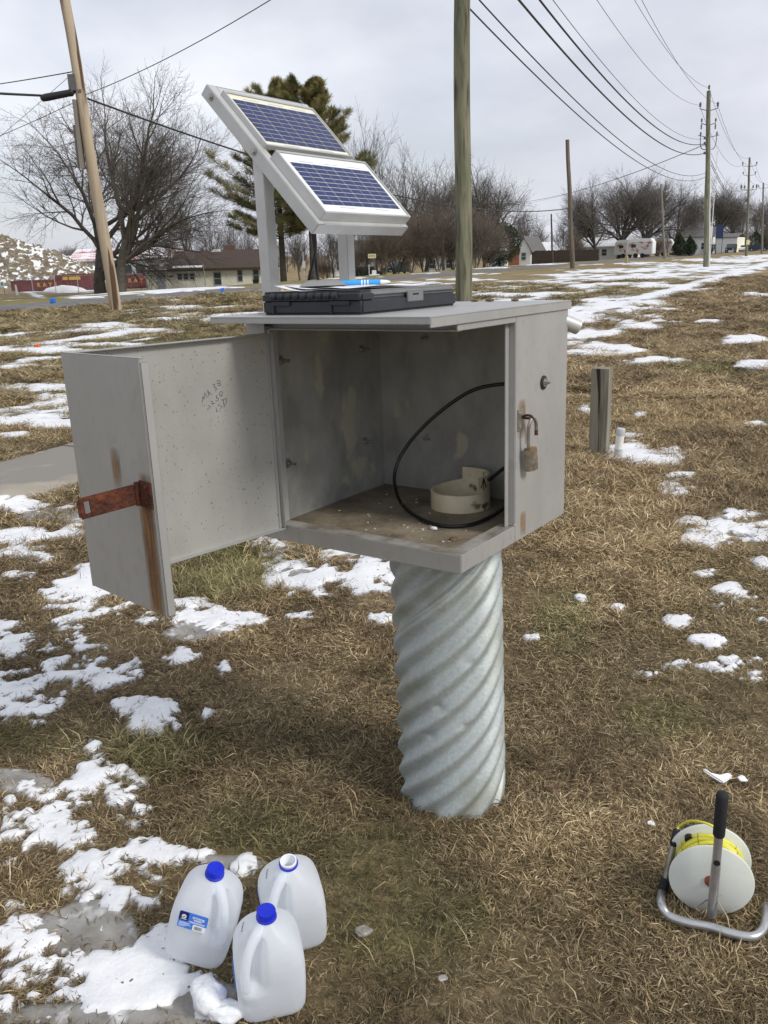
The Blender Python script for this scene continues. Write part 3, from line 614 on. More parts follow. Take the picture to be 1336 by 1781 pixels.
for (y0, y1, dens, s, sz) in [(4.4, 9.0, 150, 1.0, 1.0), (9, 20, 40, 2.0, 1.2), (20, 44, 9, 4.0, 1.6)]:
    x, y = zone_pts(y0, y1, dens); PX.append(x); PY.append(y)
    r_ = grng.uniform(0.75, 1.3, len(x)); SX.append(r_ * s); SZ.append(r_ * sz)
PX = np.concatenate(PX); PY = np.concatenate(PY); SX = np.concatenate(SX); SZ = np.concatenate(SZ)
SZ = SZ * (0.6 + 0.75 * fbm(PX * 1.7, PY * 1.7, 21, 3))
print('tufts', len(PX))
scatter('far_dry_grass', mat_c, 5, np.stack([PX, PY, ground_z(PX, PY) - 0.004], -1), np.stack([SX, SX, SZ], -1), green_f(PX, PY), pale_f(PX, PY), 'dry brown lawn grass farther back on the verge')
# ================================================================== INSTRUMENT SHELTER
BASE = Vector((0.19, 2.295, 0.0))
shelter = empty('instrument_shelter', BASE, label='grey metal instrument cabinet with open door on a corrugated pipe pillar, solar panels on top', cat='instrument cabinet')
BOX = Matrix.Translation((0.1786, 1.9144, 0.864)) @ Matrix.Rotation(-0.0108, 4, 'Y') @ Matrix.Rotation(-0.0196, 4, 'X') @ Matrix.Rotation(-0.6177, 4, 'Z')
BREL = Matrix.Translation(-BASE) @ BOX
W_, D_, H_ = 0.64, 0.60, 0.603
BI = BOX.inverted()
def L3(u, v, ax, val, MI=BI):
    o_ = MI @ Vector(CP); d = MI.to_3x3() @ Vector(ray(u, v)); t = (val - o_[ax]) / d[ax]; return o_ + d * t

# corrugated pillar
def corrugated():
    nth, nz = 200, 230; R0, A = 0.1545, 0.0085
    th = np.linspace(0, 2 * np.pi, nth, endpoint=False); z = np.linspace(-0.12, 0.868, nz)
    TH, ZZ = np.meshgrid(th, z)
    ph = 10 * TH - 2 * np.pi * ZZ / 0.082
    s = np.cos(ph); r = R0 + A * np.sign(s) * np.abs(s) ** 1.1
    seam = (TH / (2 * np.pi) - ZZ / 0.82 + 0.62) % 1.0
    sd_ = np.abs(seam - 0.5)
    r += 0.0045 * np.exp(-(sd_ / 0.006) ** 2) - 0.004 * np.exp(-((sd_ - 0.014) / 0.006) ** 2)
    r += (fbm(TH * 6, ZZ * 16, 4, 4) - 0.5) * 0.0012
    for (a0, z0, w0, dd) in [(4.45, .36, .05, .006), (4.9, .31, .04, .005), (4.2, .27, .05, .004), (5.0, .5, .04, .004)]:
        r -= dd * np.exp(-((TH - a0) / 0.12) ** 2 - ((ZZ - z0) / 0.012) ** 2)
    ax, ay = -0.018 * ZZ / 0.866, 0.050 * ZZ / 0.866
    V = np.stack([ax + r * np.cos(TH), ay + r * np.sin(TH), ZZ], -1).reshape(-1, 3)
    i = np.arange(nth * nz).reshape(nz, nth); j = np.roll(i, -1, 1)
    return fast(V, np.stack([i[:-1], j[:-1], j[1:], i[1:]], -1).reshape(-1, 4))
pil = link('corrugated_pillar', corrugated(), M['galv'], shelter, smooth=True); tag(pil, 'spiral corrugated galvanised steel pipe pillar')

cab = MB()
cab.box(-W_, 0, 0.0, 0.0035, 0.0, 0.045)                    # front sill
cab.box(-0.0035, 0, 0.0035, 0.285, 0.0, 0.045)              # side sill
cab.box(-W_ + 0.004, -0.0035, 0.0035, D_ - 0.004, 0.0, 0.004)
sill = cab.build('base_pan', M['alu'], shelter, bevel=0.0012, mw=BREL)
def cpart(name, mat, fn, bevel=0.001, parent=None, **kw):
    b_ = MB(); fn(b_); o = b_.build(name, M[mat], parent or shelter, bevel=bevel, **kw)
    if parent is None: o.matrix_basis = BREL
    return o
lip = cpart('sill_lip', 'lip', lambda b: (b.prism([(-W_ + .004, .0035), (-0.0035, .0035), (-0.0035, .285), (-.045, .285), (-.045, .047), (-W_ + .004, .047)], .0405, .0445, 'z'),
                                             b.box(-W_ + .004, -.045, .043, .047, .02, .0405), b.box(-.049, -.045, .047, .285, .02, .0405)), 0.001)
cpart('floor_panel', 'floor_in', lambda b: b.box(-W_ + .004, -.0035, .0035, D_ - .004, .015, .020), 0)
lw = cpart('side_wall', 'alu_in', lambda b: b.box(-W_, -W_ + .0035, 0.0035, D_, 0.0, H_), 0); tag(lw, 'stained inner side wall with bolts')
bw = cpart('back_wall', 'alu_in', lambda b: b.box(-W_ + .0035, -.0035, D_ - .0035, D_, 0.0, H_), 0)
rw = cpart('outer_side_wall', 'alu', lambda b: b.box(-.0035, 0, .285, D_, 0.0, H_ - .001), 0.001); tag(rw, 'clean grey outer side wall with the lock staple')
cpart('jamb', 'alu', lambda b: (b.box(-.020, -.0005, .2815, .285, .045, .568), b.box(-.020, -.0170, .262, .2815, .045, .568)), 0.0008)
cpart('front_strip', 'alu', lambda b: (b.box(-W_, -.575, 0.0005, .0035, .045, H_ - .001), b.box(-.575, -.572, .0035, .045, .045, .575)), 0.0008)
cpart('top_rail', 'alu', lambda b: (b.box(-W_ + .004, -.004, .030, .034, .566, H_ - .001), b.box(-W_ + .004, -.004, .008, .030, .566, .5695)), 0.002)
cpart('side_top_rail', 'alu', lambda b: (b.box(-.0035, 0, .0, .285, .568, H_ - .001), b.box(-.020, -.0035, .0, .285, .568, .571)), 0.0012)
cpart('door_stop', 'alu', lambda b: b.box(-.572, -.562, .004, .018, .045, .566), 0.002)
# weld beads at the corners
for (x_, y_, z_) in [(-.002, .285, .046), (-.57, .003, .046), (-.020, .282, .047)]:
    cpart('weld_bead', 'zinc', lambda b: b.lathe([(.001, -.003), (.0055, 0), (.001, .004)], 8, (x_, y_, z_)), 0)
# lid
def lidf(b):
    b.box(-W_ - .004, .005, -.122, .612, H_, H_ + .0035)
    b.box(-W_ - .004, .005, -.122, -.1185, H_ - .0125, H_)
    b.box(.0015, .005, -.1185, .612, H_ - .020, H_)
    b.box(-W_ - .004, -W_ - .0005, -.1185, .612, H_ - .0125, H_)
    b.box(-W_ - .0005, .0015, .6085, .612, H_ - .02, H_)
    b.box(-W_ - .0005, .0015, -.1185, -.10, H_ - .0125, H_ - .0095)
lid = cpart('lid', 'alu', lidf, 0.0012, smooth=30); tag(lid, 'overhanging folded sheet lid')
LZ = H_ + .0035
# bolts
def bolt(b, p, ax, s=1.0):
    m = {'x': Matrix.Rotation(R(90), 4, 'Y'), 'y': Matrix.Rotation(R(90), 4, 'X'), '-x': Matrix.Rotation(R(-90), 4, 'Y')}[ax]
    b.lathe([(.0105 * s, 0), (.0105 * s, .0016 * s), (.0062 * s, .0017 * s)], 16, p, m)
    b.lathe([(.0065 * s, .0016 * s), (.0065 * s, .0075 * s), (.003 * s, .0076 * s)], 6, p, m)
    b.lathe([(.003 * s, .007 * s), (.003 * s, .026 * s)], 8, p, m)
for (y_, z_) in [(.12, .475), (.121, .185), (.497, .472), (.494, .182)]:
    cpart('bolt', 'zinc', lambda b: bolt(b, (0, 0, 0), 'x', 1.35), 0, lw, loc=(-W_ + .0035, y_, z_), smooth=30)
for (x_, z_) in [(-.464, .50), (-.464, .189)]:
    cpart('bolt', 'zinc', lambda b: bolt(b, (0, 0, 0), 'y', 1.2), 0, bw, loc=(x_, D_ - .0035, z_), smooth=30)
# grommet bolt on the outer wall
o = cpart('rubber_washer', 'rubber', lambda b: b.lathe([(.0185, 0), (.0185, .0035), (.016, .0045), (.004, .0046)], 28, (0, 0, 0), Matrix.Rotation(R(90), 4, 'Y')), 0, rw, loc=(0, .446, .401), smooth=30)
o = cpart('mount_bolt', 'zinc', lambda b: (b.lathe([(.0115, .0046), (.0115, .0065), (.006, .0066)], 24, (0, 0, 0), Matrix.Rotation(R(90), 4, 'Y')), b.lathe([(.0062, .0065), (.0062, .013), (.003, .0131)], 6, (0, 0, 0), Matrix.Rotation(R(90), 4, 'Y')), b.lathe([(.003, .013), (.003, .020)], 8, (0, 0, 0), Matrix.Rotation(R(90), 4, 'Y'))), 0, rw, loc=(0, .446, .401), smooth=30)
# lock staple
st = cpart('staple_plate', 'zinc', lambda b: (b.box(0, .003, -.016, .016, -.028, .028), b.lathe([(.004, .003), (.003, .0055)], 10, (0, 0, 0), Matrix.Translation((0, -.006, .018)) @ Matrix.Rotation(R(90), 4, 'Y')), b.lathe([(.004, .003), (.003, .0055)], 10, (0, 0, 0), Matrix.Translation((0, -.006, -.018)) @ Matrix.Rotation(R(90), 4, 'Y'))), 0.001, rw, loc=(0.0004, .310, .322))
tag(st, 'zinc staple plate edged with rust')
stp = MB(); stp.tube(vbez([(0.003, .004, .008), (.016, .006, .012), (.026, .010, .010), (.028, .014, .004), (.016, .014, .003), (.003, .012, .004)], 5), .0032, 8)
stp.build('staple_loop', M['rust'], rw, loc=(0, .310, .322), smooth=True)
# weathering mark at the bottom corner
# spout at the back
sp = MB(); sp.tube([(-.03, .585, .560), (.012, .640, .532)], .021, 18, False); sp.tube([(-.03, .585, .560), (.012, .640, .532)], .0185, 18, False)
o = sp.build('vent_spout', M['frame_alu'], shelter, mw=BREL, smooth=True)

# ---- door
HX, TH = -.5613, 1.7155
DM = BOX @ Matrix.Translation((HX, -.002, 0)) @ Matrix.Rotation(-TH, 4, 'Z')
door = empty('door'); door.parent = shelter; door.matrix_basis = Matrix.Translation(-BASE) @ DM
WD, RD, Z0, Z1 = .563, .306, .036, .560
def dpart(name, mat, fn, bevel=.0012, **kw):
    b_ = MB(); fn(b_); return b_.build(name, M[mat], door, bevel=bevel, **kw)
dpart('main_panel', 'alu_door_in', lambda b: b.box(.012, WD - .003, 0, .003, Z0 + .003, Z1 - .003), 0)
dpart('door_flange', 'alu', lambda b: (b.box(.0, WD - .003, 0, .020, Z1 - .003, Z1), b.box(.0, WD - .003, 0, .020, Z0, Z0 + .003), b.box(.0, .003, 0.0, .020, Z0 + .003, Z1 - .003), b.box(.003, .012, 0, .006, Z0 + .003, Z1 - .003)), .0012)
rp = dpart('return_panel', 'alu', lambda b: (b.box(WD - .003, WD, 0, RD, Z0, Z1), b.box(WD - .022, WD - .003, RD - .003, RD, Z0, Z1 - .008), b.box(WD - .014, WD - .003, .02, RD - .004, Z1 - .003, Z1), b.box(WD - .014, WD - .003, .02, RD - .004, Z0, Z0 + .003)), .0016, smooth=30)
tag(rp, 'folded side return of the door with a rust streak')
hin = MB()
for k in range(3): hin.tube([(-.002, -.003, Z0 + .02 + k * .17), (-.002, -.003, Z0 + .16 + k * .17)], .005, 10)
hin.build('hinge', M['alu'], door, smooth=30)
HZ = .292
hs = dpart('hasp_hinge', 'rust', lambda b: (b.box(WD, WD + .004, RD - .045, RD - .004, HZ - .027, HZ + .027), b.tube([(WD + .007, RD - .047, HZ - .024), (WD + .007, RD - .047, HZ + .024)], .006, 10),
     b.lathe([(.006, 0), (.003, .003)], 10, (WD + .004, RD - .02, HZ + .015), Matrix.Rotation(R(90), 4, 'Y')), b.lathe([(.006, 0), (.003, .003)], 10, (WD + .004, RD - .02, HZ - .015), Matrix.Rotation(R(90), 4, 'Y'))), .001)
tag(hs, 'rusty hasp hinge plate')
def strap(b):
    # plate with a slot, in the plane x-z
    x0, x1, zz0, zz1 = .010, .128, -.021, .021; s0, s1, t0, t1 = .104, .115, -.012, .012
    y0, y1 = -.0018, .0018
    for (a, c, e, f) in [(x0, s0, zz0, zz1), (s1, x1 - .004, zz0, zz1), (x1 - .004, x1, zz0 + .004, zz1 - .004), (s0, s1, t1, zz1), (s0, s1, zz0, t0)]: b.box(a, c, y0, y1, e, f)
    b.box(.016, .028, -.003, -.0018, -.012, .012)
stz = dpart('hasp_strap', 'rust', strap, .0015); stz.location = (WD + .003, RD - .047, HZ); stz.rotation_euler = (0, R(3), R(-4))
tag(stz, 'rusty slotted hasp strap sticking out')
def stain_film(name, parent, y0, y1, z0, z1, x_, seed, ny_=10, nz_=24, taper=0.0):
    V, fd = [], []; r_ = random.Random(seed)
    for j in range(nz_ + 1):
        t = j / nz_; wob = .12 * math.sin(t * 9 + seed) + r_.uniform(-.03, .03)
        for i in range(ny_ + 1):
            s = i / ny_; V.append((x_, y0 + (y1 - y0) * (s + wob * .25 * (1 - abs(2 * s - 1))), z0 + (z1 - z0) * t))
            e_ = max(0, 1 - abs(2 * s - 1) ** 2.2) * ((min(1, (1 - t) * 8) * min(1, t * 14 + taper)) if taper else .85 * math.sin(math.pi * t) ** .8); fd.append(e_ * (.75 + .35 * t))
    ii = np.arange((ny_ + 1) * (nz_ + 1)).reshape(nz_ + 1, ny_ + 1); m_ = fast(V, np.stack([ii[:-1, :-1], ii[:-1, 1:], ii[1:, 1:], ii[1:, :-1]], -1).reshape(-1, 4))
    m_.attributes.new('fade', 'FLOAT', 'POINT').data.foreach_set('value', np.array(fd, np.float32)); return link(name, m_, M['stain'], parent)
stain_film('rust_streak', door, RD - .062, RD - .002, Z0 + .002, HZ - .01, WD + .0005, 1, taper=.8)
stain_film('rust_streak', door, RD - .048, RD - .022, Z0 + .01, HZ - .01, WD + .0009, 4, taper=.8)
stain_film('rust_smear', door, .155, .195, HZ - .005, HZ + .085, WD + .0005, 7)
stain_film('rust_smear', door, RD - .052, RD - .001, HZ - .04, HZ + .045, WD + .0007, 9)
# marker writing on the inside of the door
DI = DM.inverted()
strokes = [[(390, 725), (400, 600), (430, 660), (440, 520), (490, 620)], [(520, 590), (500, 470), (565, 560)], [(510, 540), (555, 520)],
           [(605, 345), (640, 335), (655, 385), (630, 400), (680, 415), (695, 455), (660, 480)], [(700, 300), (720, 255), (765, 280), (745, 325), (700, 320), (775, 330), (780, 365), (720, 370)],
           [(505, 790), (565, 810), (490, 880)], [(560, 710), (595, 695), (610, 740), (580, 765), (660, 740)], [(630, 800), (634, 806)], [(720, 570), (680, 590), (690, 640), (730, 640), (725, 690), (670, 695)], [(745, 520), (790, 490), (820, 520), (800, 575), (755, 570), (745, 520)],
           [(680, 830), (690, 925), (730, 890)], [(760, 740), (715, 790), (795, 800), (785, 850), (760, 860)], [(790, 680), (900, 640)], [(830, 670), (855, 830)], [(895, 650), (900, 720), (865, 790)]]
for s_ in strokes:
    b_ = MB(); pts = []
    for (a, c) in s_:
        p = L3(320 + a / 12.145, 640 + c / 12.145, 1, .0034, DI); pts.append(p)
    b_.tube(pts, .0009, 5); b_.build('marker_stroke', M['pencil'], door)

o = stain_film('rust_smear', rw, .295, .345, .27, .375, .0005, 3)
o = stain_film('rust_smear', rw, .312, .350, .004, .075, .0005, 5)
# ---- solar array (faces the box's +x side)
OX, OY, OZ, TILT = -.404, .005, .793, .811
e1 = Vector((0, 1, 0)); e2 = Vector((-math.cos(TILT), 0, math.sin(TILT))); e3 = e1.cross(e2)
SM = BOX @ Matrix(((e1.x, e2.x, e3.x, OX), (e1.y, e2.y, e3.y, OY), (e1.z, e2.z, e3.z, OZ), (0, 0, 0, 1)))
SREL = Matrix.Translation(-BASE) @ SM
SW, SL, ST = .39, .484, .031
mount = empty('panel_mount'); mount.parent = shelter; mount.matrix_basis = SREL
def mpart(name, mat, fn, bevel=.001, **kw):
    b_ = MB(); fn(b_); return b_.build(name, M[mat], mount, bevel=bevel, **kw)
def angle_rail(b, i0, i1): b.box(i0, i1, 0, SL, 0, ST)
mpart('side_rail', 'frame_alu', lambda b: (b.box(0, .003, 0, SL, 0, ST), b.box(.003, .03, 0, SL, ST - .003, ST)))
mpart('side_rail', 'frame_alu', lambda b: (b.box(SW - .003, SW, 0, SL, 0, ST), b.box(SW - .03, SW - .003, 0, SL, ST - .003, ST)))
mpart('bottom_rail', 'frame_alu', lambda b: (b.box(.0032, SW - .0032, 0, .003, 0, ST), b.box(.0302, SW - .0302, .003, .03, ST - .0032, ST - .0002)))
mpart('top_rail', 'frame_alu', lambda b: (b.box(.0032, SW - .0032, SL - .003, SL, 0, ST), b.box(.0302, SW - .0302, SL - .03, SL - .003, ST - .0032, ST - .0002)))
for (i_, j_) in [(-.001, .262), (-.001, SL - .03)]:
    mpart('rail_bolt', 'zinc', lambda b: b.lathe([(.009, 0), (.009, .002), (.0055, .0022), (.0055, .006), (.002, .0061)], 14, (i_, j_, ST * .55), Matrix.Rotation(R(-90), 4, 'Y')), 0, smooth=30)
def solar_panel(name, i0, i1, j0, j1, k0, th, back, margins, label, rimw=.006):
    p = empty(name); p.parent = shelter; p.matrix_basis = SREL; tag(p, label)
    b = MB(); b.box(i0, i1, j0, j0 + .0022, k0, k0 + th); b.box(i0, i1, j1 - .0022, j1, k0, k0 + th); b.box(i0, i0 + .0022, j0 + .0022, j1 - .0022, k0, k0 + th); b.box(i1 - .0022, i1, j0 + .0022, j1 - .0022, k0, k0 + th)
    t_ = k0 + th
    b.box(i0 + .0022, i1 - .0022, j0 + .0022, j0 + rimw, t_ - .002, t_); b.box(i0 + .0022, i1 - .0022, j1 - rimw, j1 - .0022, t_ - .002, t_)
    b.box(i0 + .0022, i0 + rimw, j0 + rimw, j1 - rimw, t_ - .002, t_); b.box(i1 - rimw, i1 - .0022, j0 + rimw, j1 - rimw, t_ - .002, t_)
    b.build('panel_frame', M['frame_alu'], p, bevel=.0006)
    MB().box(i0 + .0022, i1 - .0022, j0 + .0022, j1 - .0022, t_ - .006, t_ - .003).build('backsheet', M[back], p)
    ml, mr, mb, mt = margins; a0, a1, c0, c1 = i0 + ml, i1 - mr, j0 + mb, j1 - mt
    cw, chh = (a1 - a0) / 4, (c1 - c0) / 9
    cell = MB().box(.0012, cw - .0012, .0010, chh - .0010, 0, .0006).mesh(); bus = MB().box(cw / 2 - .0006, cw / 2 + .0006, .0012, chh - .0012, .0006, .0009).mesh()
    for r_ in range(9):
        for c_ in range(4):
            q = link('solar_cell', cell, M['cell'], p, loc=(a0 + c_ * cw, c0 + r_ * chh, t_ - .003))
            # busbar joined as a thin strip of the panel
    bb = MB()
    for c_ in range(4): bb.box(a0 + c_ * cw + cw / 2 - .0006, a0 + c_ * cw + cw / 2 + .0006, c0 + .001, c1 - .001, t_ - .00235, t_ - .0021)
    bb.build('busbar', M['busbar'], p)
    for s in (.25, .52, .78): MB().box(i0 + (i1 - i0) * s - .03, i0 + (i1 - i0) * s + .03, c1 + .006, c1 + .0072, t_ - .003, t_ - .0025).build('ribbon', M['busbar'], p)
    for s in (.3, .7): MB().box(i0 + (i1 - i0) * s - .03, i0 + (i1 - i0) * s + .03, c0 - .0072, c0 - .006, t_ - .003, t_ - .0025).build('ribbon', M['busbar'], p)
    return p
solar_panel('solar_panel', .024, .376, SL - .033 - .194, SL - .033, ST, .0125, 'backsheet_old', (.014, .010, .018, .024), 'upper solar panel with a yellowed border')
solar_panel('solar_panel', .018, .388, .012, .224, ST, .026, 'backsheet', (.022, .018, .030, .036), 'lower solar panel with a thick white border')
# posts
def post(y0):
    b = MB(); b.box(-.586, -.552, y0, y0 + .034, LZ, .982); b.box(-.595, -.543, y0 - .012, y0 + .046, LZ, LZ + .004)
    o = b.build('mount_post', M['frame_alu'], shelter, bevel=.0015, mw=BREL)
post(.012); post(.338)
cb = MB()
for k in range(2):
    cb.tube(vbez([(-.42 - k * .02, .03 + k * .02, .84), (-.44 - k * .01, .06 + .01 * k, .76), (-.50, .10 + .04 * k, .68), (-.56, .20 + .05 * k, LZ + .02), (-.60, .34 + .05 * k, LZ + .006), (-.62, .56, LZ + .006)], 8), .0042, 8)
o = cb.build('panel_cable', M['cable'], shelter, mw=BREL, smooth=True)

# ---- PVC well collar inside
def collar():
    b = []; n = 72; V, Qd = [], []; Ro, Ri = .088, .081
    for i in range(n):
        a = i / n * 360
        h = .100 if (a > 335 or a < 112) else .052
        if 112 <= a < 165: h = .052 + .012 * (1 - (a - 112) / 53)
        V.append((i, h))
    P, F = [], []
    for i, h in V:
        for e in (0, 1):
            a = R(i / n * 360) + (0.0 if e == 0 else 2 * math.pi / n * .999)
            for r_, z_ in ((Ro, 0), (Ro, h), (Ri, h), (Ri, 0)): P.append((r_ * math.cos(a), r_ * math.sin(a), z_))
        o_ = i * 8
        for q in range(4): F.append((o_ + q, o_ + (q + 1) % 4, o_ + 4 + (q + 1) % 4, o_ + 4 + q))
        hn = V[(i + 1) % n][1]
        if abs(hn - h) > .001: F.append((o_ + 4, o_ + 5, o_ + 6, o_ + 7))
    m_ = MB().add(P, F); return m_.mesh()
col_o = empty('well_collar', BOX @ Vector((-.272, .469, .020)), BOX.to_euler(), 'yellowed notched plastic pipe collar on the cabinet floor', 'pipe collar')
link('ring', collar(), M['pvc_old'], col_o)
b_ = MB()
for (a0, z0, a1, z1) in [(-10, .098, -17, .070), (-10, .098, -10, .062), (-10, .098, -3, .068)]:
    b_.tube([(.0885 * math.cos(R(a0 + (a1 - a0) * t)), .0885 * math.sin(R(a0 + (a1 - a0) * t)), z0 + (z1 - z0) * t) for t in (0, .5, 1)], .0016, 6)
b_.build('arrow_mark', M['rubber'], col_o)

# ---- cable loop inside the cabinet
pts = [L3(930, 668, 1, .46), L3(884, 667, 1, .42), L3(820, 680, 1, .38), L3(755, 725, 1, .34), L3(705, 780, 1, .30), L3(686, 830, 1, .27), L3(700, 878, 2, .034), L3(745, 908, 2, .027), L3(800, 915, 2, .027), L3(850, 900, 2, .028), L3(900, 862, 2, .03), L3(905, 820, 1, .40), L3(884, 811, 1, .41), L3(850, 835, 1, .43)]
b_ = MB().tube(vbez([tuple(p) for p in pts], 10), .0052, 10)
o = b_.build('coiled_cable', M['cable'], mw=BOX, smooth=True); tag(o, 'black cable looping across the inside of the cabinet', 'cable')
# debris and flakes on the floor
rr = random.Random(8)
for i in range(26):
    b_ = MB(); n_ = 6; s_ = rr.uniform(.002, .005); b_.prism([(s_ * rr.uniform(.6, 1.2) * math.cos(2 * math.pi * k / n_), s_ * rr.uniform(.5, 1.1) * math.sin(2 * math.pi * k / n_)) for k in range(n_)], 0, .0012, 'z')
    o = b_.build('paint_flake', M['backsheet_old'], None); o.matrix_basis = BOX @ Matrix.Translation((rr.uniform(-.58, -.12), rr.uniform(.1, .52), .0202))
    tag(o, 'small pale flake lying on the dirty cabinet floor', 'flake', 'pale flakes on the cabinet floor')
b_ = MB().lathe([(.0, 0), (.013, .002), (.010, .012), (.0, .015)], 9); o = b_.build('ice_lump', M['snow_chunk'], None, smooth=True); o.matrix_basis = BOX @ Matrix.Translation((-.215, .225, .0202)) @ Matrix.Diagonal((1.0, .6, .6, 1)); tag(o, 'clear ice lump on the cabinet floor by the cable', 'ice')
b_ = MB().lathe([(.0, 0), (.012, .001), (.008, .006), (.0, .008)], 7); o = b_.build('dirt_clod', M['leaf_dry'], None); o.matrix_basis = BOX @ Matrix.Translation((-.12, .17, .0202)); tag(o, 'dark dirt clod on the cabinet floor near the front corner', 'clod')

# ---- padlock
pl = empty('padlock', BOX @ Vector((.022, .314, .325)), BOX.to_euler(), 'open rusty padlock hanging from the staple on the cabinet', 'padlock')
b_ = MB(); b_.tube(vbez([(.0, .001, -.075), (.0, 0, -.03), (.002, .002, -.010), (.004, .014, .002), (.006, .027, -.012), (.006, .030, -.034)], 6), .0042, 10); sh = b_.build('shackle', M['steel_dark'], pl, smooth=True)
b_ = MB(); b_.tube([(.006, .0299, -.030), (.006, .0302, -.043)], .0045, 10); b_.build('shackle_tip', M['rust'], pl, smooth=30)
pm = Matrix.Rotation(R(8), 4, 'X')
b_ = MB(); b_.prism([(.016 * math.cos(a) * 1.15, .011 * math.sin(a)) for a in [2 * math.pi * k / 24 for k in range(24)]], -.128, -.074, 'z', pm @ Matrix.Rotation(R(60), 4, 'Z')); b_.build('lock_body', M['lock'], pl, bevel=.0015, smooth=30)
b_ = MB(); b_.prism([(.015 * math.cos(a) * 1.15, .010 * math.sin(a)) for a in [2 * math.pi * k / 24 for k in range(24)]], -.0745, -.0725, 'z', pm @ Matrix.Rotation(R(60), 4, 'Z')); b_.build('lock_top', M['rust_stain'], pl)

pl.scale = (1.08, 1.08, 1.08)
# ---- laptop case on the lid
CS = empty('laptop_case', BOX @ Vector((-.53, -.05, LZ)), BOX.to_euler(), 'dark grey rugged laptop case lying on the lid', 'laptop case')
ca, cbk, chg = .308, .425, .054
b_ = MB(); b_.box(0, ca, 0, cbk, .0, .036); b_.build('lower_shell', M['case_dark'], CS, bevel=.006, seg=3, smooth=40)
b_ = MB(); b_.box(.0015, ca - .0015, .0015, cbk - .0015, .0365, chg); b_.build('upper_shell', M['case_grey'], CS, bevel=.007, seg=3, smooth=40)
b_ = MB(); b_.box(-.001, ca + .0006, -.003, .055, .026, chg + .001); b_.build('hinge_cover', M['case_dark'], CS, bevel=.008, seg=3, smooth=40)
for k in range(9):
    b_ = MB(); b_.tube([(.035 + k * .024, -.0035, .044), (.050 + k * .024, -.0035, .044)], .0075, 8); b_.build('ridge', M['case_dark'], CS, smooth=40)
for x_ in (.035, .215):
    b_ = MB(); b_.box(x_, x_ + .06, -.0055, 0, .022, .032); b_.box(x_, x_ + .008, -.0045, 0, .002, .022); b_.build('hinge_foot', M['case_dark'], CS, bevel=.0015)
b_ = MB(); b_.box(ca - .001, ca + .0035, .185, .258, .020, .046); lt = b_.build('latch', M['case_grey'], CS, bevel=.002)
b_ = MB(); b_.box(ca + .0032, ca + .0042, .208, .235, .036, .040); b_.build('latch_slot', M['rubber'], lt)
CT = LZ + chg + .001
def sheet(cx, cy, z, ang_, lx, ly, curl, name='paper_sheet'):
    n_ = 14; V = []
    for j in range(n_ + 1):
        for i in range(n_ + 1):
            x_ = (i / n_ - .5) * lx; y_ = (j / n_ - .5) * ly
            V.append((x_, y_, .0006 + curl * max(0, -x_ / lx * 2 - .35) ** 2 + .0015 * math.sin(i * .8 + j * .5) + .0015))
    ii = np.arange((n_ + 1) ** 2).reshape(n_ + 1, n_ + 1); q = np.stack([ii[:-1, :-1], ii[:-1, 1:], ii[1:, 1:], ii[1:, :-1]], -1).reshape(-1, 4)
    o = link(name, fast(V, q), M['paper'], smooth=True); md = o.modifiers.new('t', 'SOLIDIFY'); md.thickness = .0004
    o.matrix_basis = BOX @ Matrix.Translation((cx, cy, z)) @ Matrix.Rotation(ang_, 4, 'Z'); return o
o = sheet(-.395, .105, CT, R(4), .216, .279, .03); tag(o, 'white field form with curled left edge under the pen', 'paper')
o = sheet(-.365, .115, CT + .004, R(-6), .216, .279, .018); tag(o, 'top white paper sheet on the laptop case', 'paper')
o = MB().prism([(-.055, 0), (.060, 0), (.058, .003), (.035, .013), (-.035, .014), (-.055, .003)], -.055, .055, 'y').build('metal_clip_holder', M['clip_alu'], None, bevel=.001)
o.matrix_basis = BOX @ Matrix.Translation((-.435, .075, CT + .010)) @ Matrix.Rotation(R(38), 4, 'Z'); tag(o, 'flat grey metal case lying on the papers', 'metal case')
pen = empty('pen', BOX @ Vector((-.345, .105, CT + .0145)), (BOX @ Matrix.Rotation(R(31), 4, 'Z')).to_euler(), 'bright blue pen lying on the papers', 'pen')
mr_ = Matrix.Rotation(R(90), 4, 'Y')
MB().lathe([(.0058, -.055), (.0062, -.05), (.0062, .045), (.0052, .056)], 16, m=mr_).build('barrel', M['pen_blue'], pen, smooth=30)
MB().lathe([(.0050, -.066), (.0056, -.064), (.0056, -.055)], 16, m=mr_).build('end_cap', M['rubber'], pen, smooth=30)
MB().lathe([(.0052, .056), (.0040, .070), (.0012, .080)], 16, m=mr_).build('tip', M['white_print'], pen, smooth=30)
for k in range(3): MB().lathe([(.00635, .008 + k * .0075), (.00635, .011 + k * .0075)], 16, m=mr_).build('stripe', M['white_print'], pen)
for (u_, s_) in [(826, 1.0), (852, 1.2), (896, 1.0)]:
    p = L3(u_, 523, 1, .575); b_ = MB(); b_.lathe([(0, 0), (.011, .0015), (.012, .006), (.004, .0095), (0, .010)], 7)
    o = b_.build('dirt_clod', M['leaf_dry'], None); o.matrix_basis = BOX @ Matrix.Translation((p.x, .575, LZ)) @ Matrix.Diagonal((s_, s_ * .8, s_ * .8, 1))
    tag(o, 'small brown clod on the back edge of the cabinet lid', 'clod', 'brown clods on the lid')
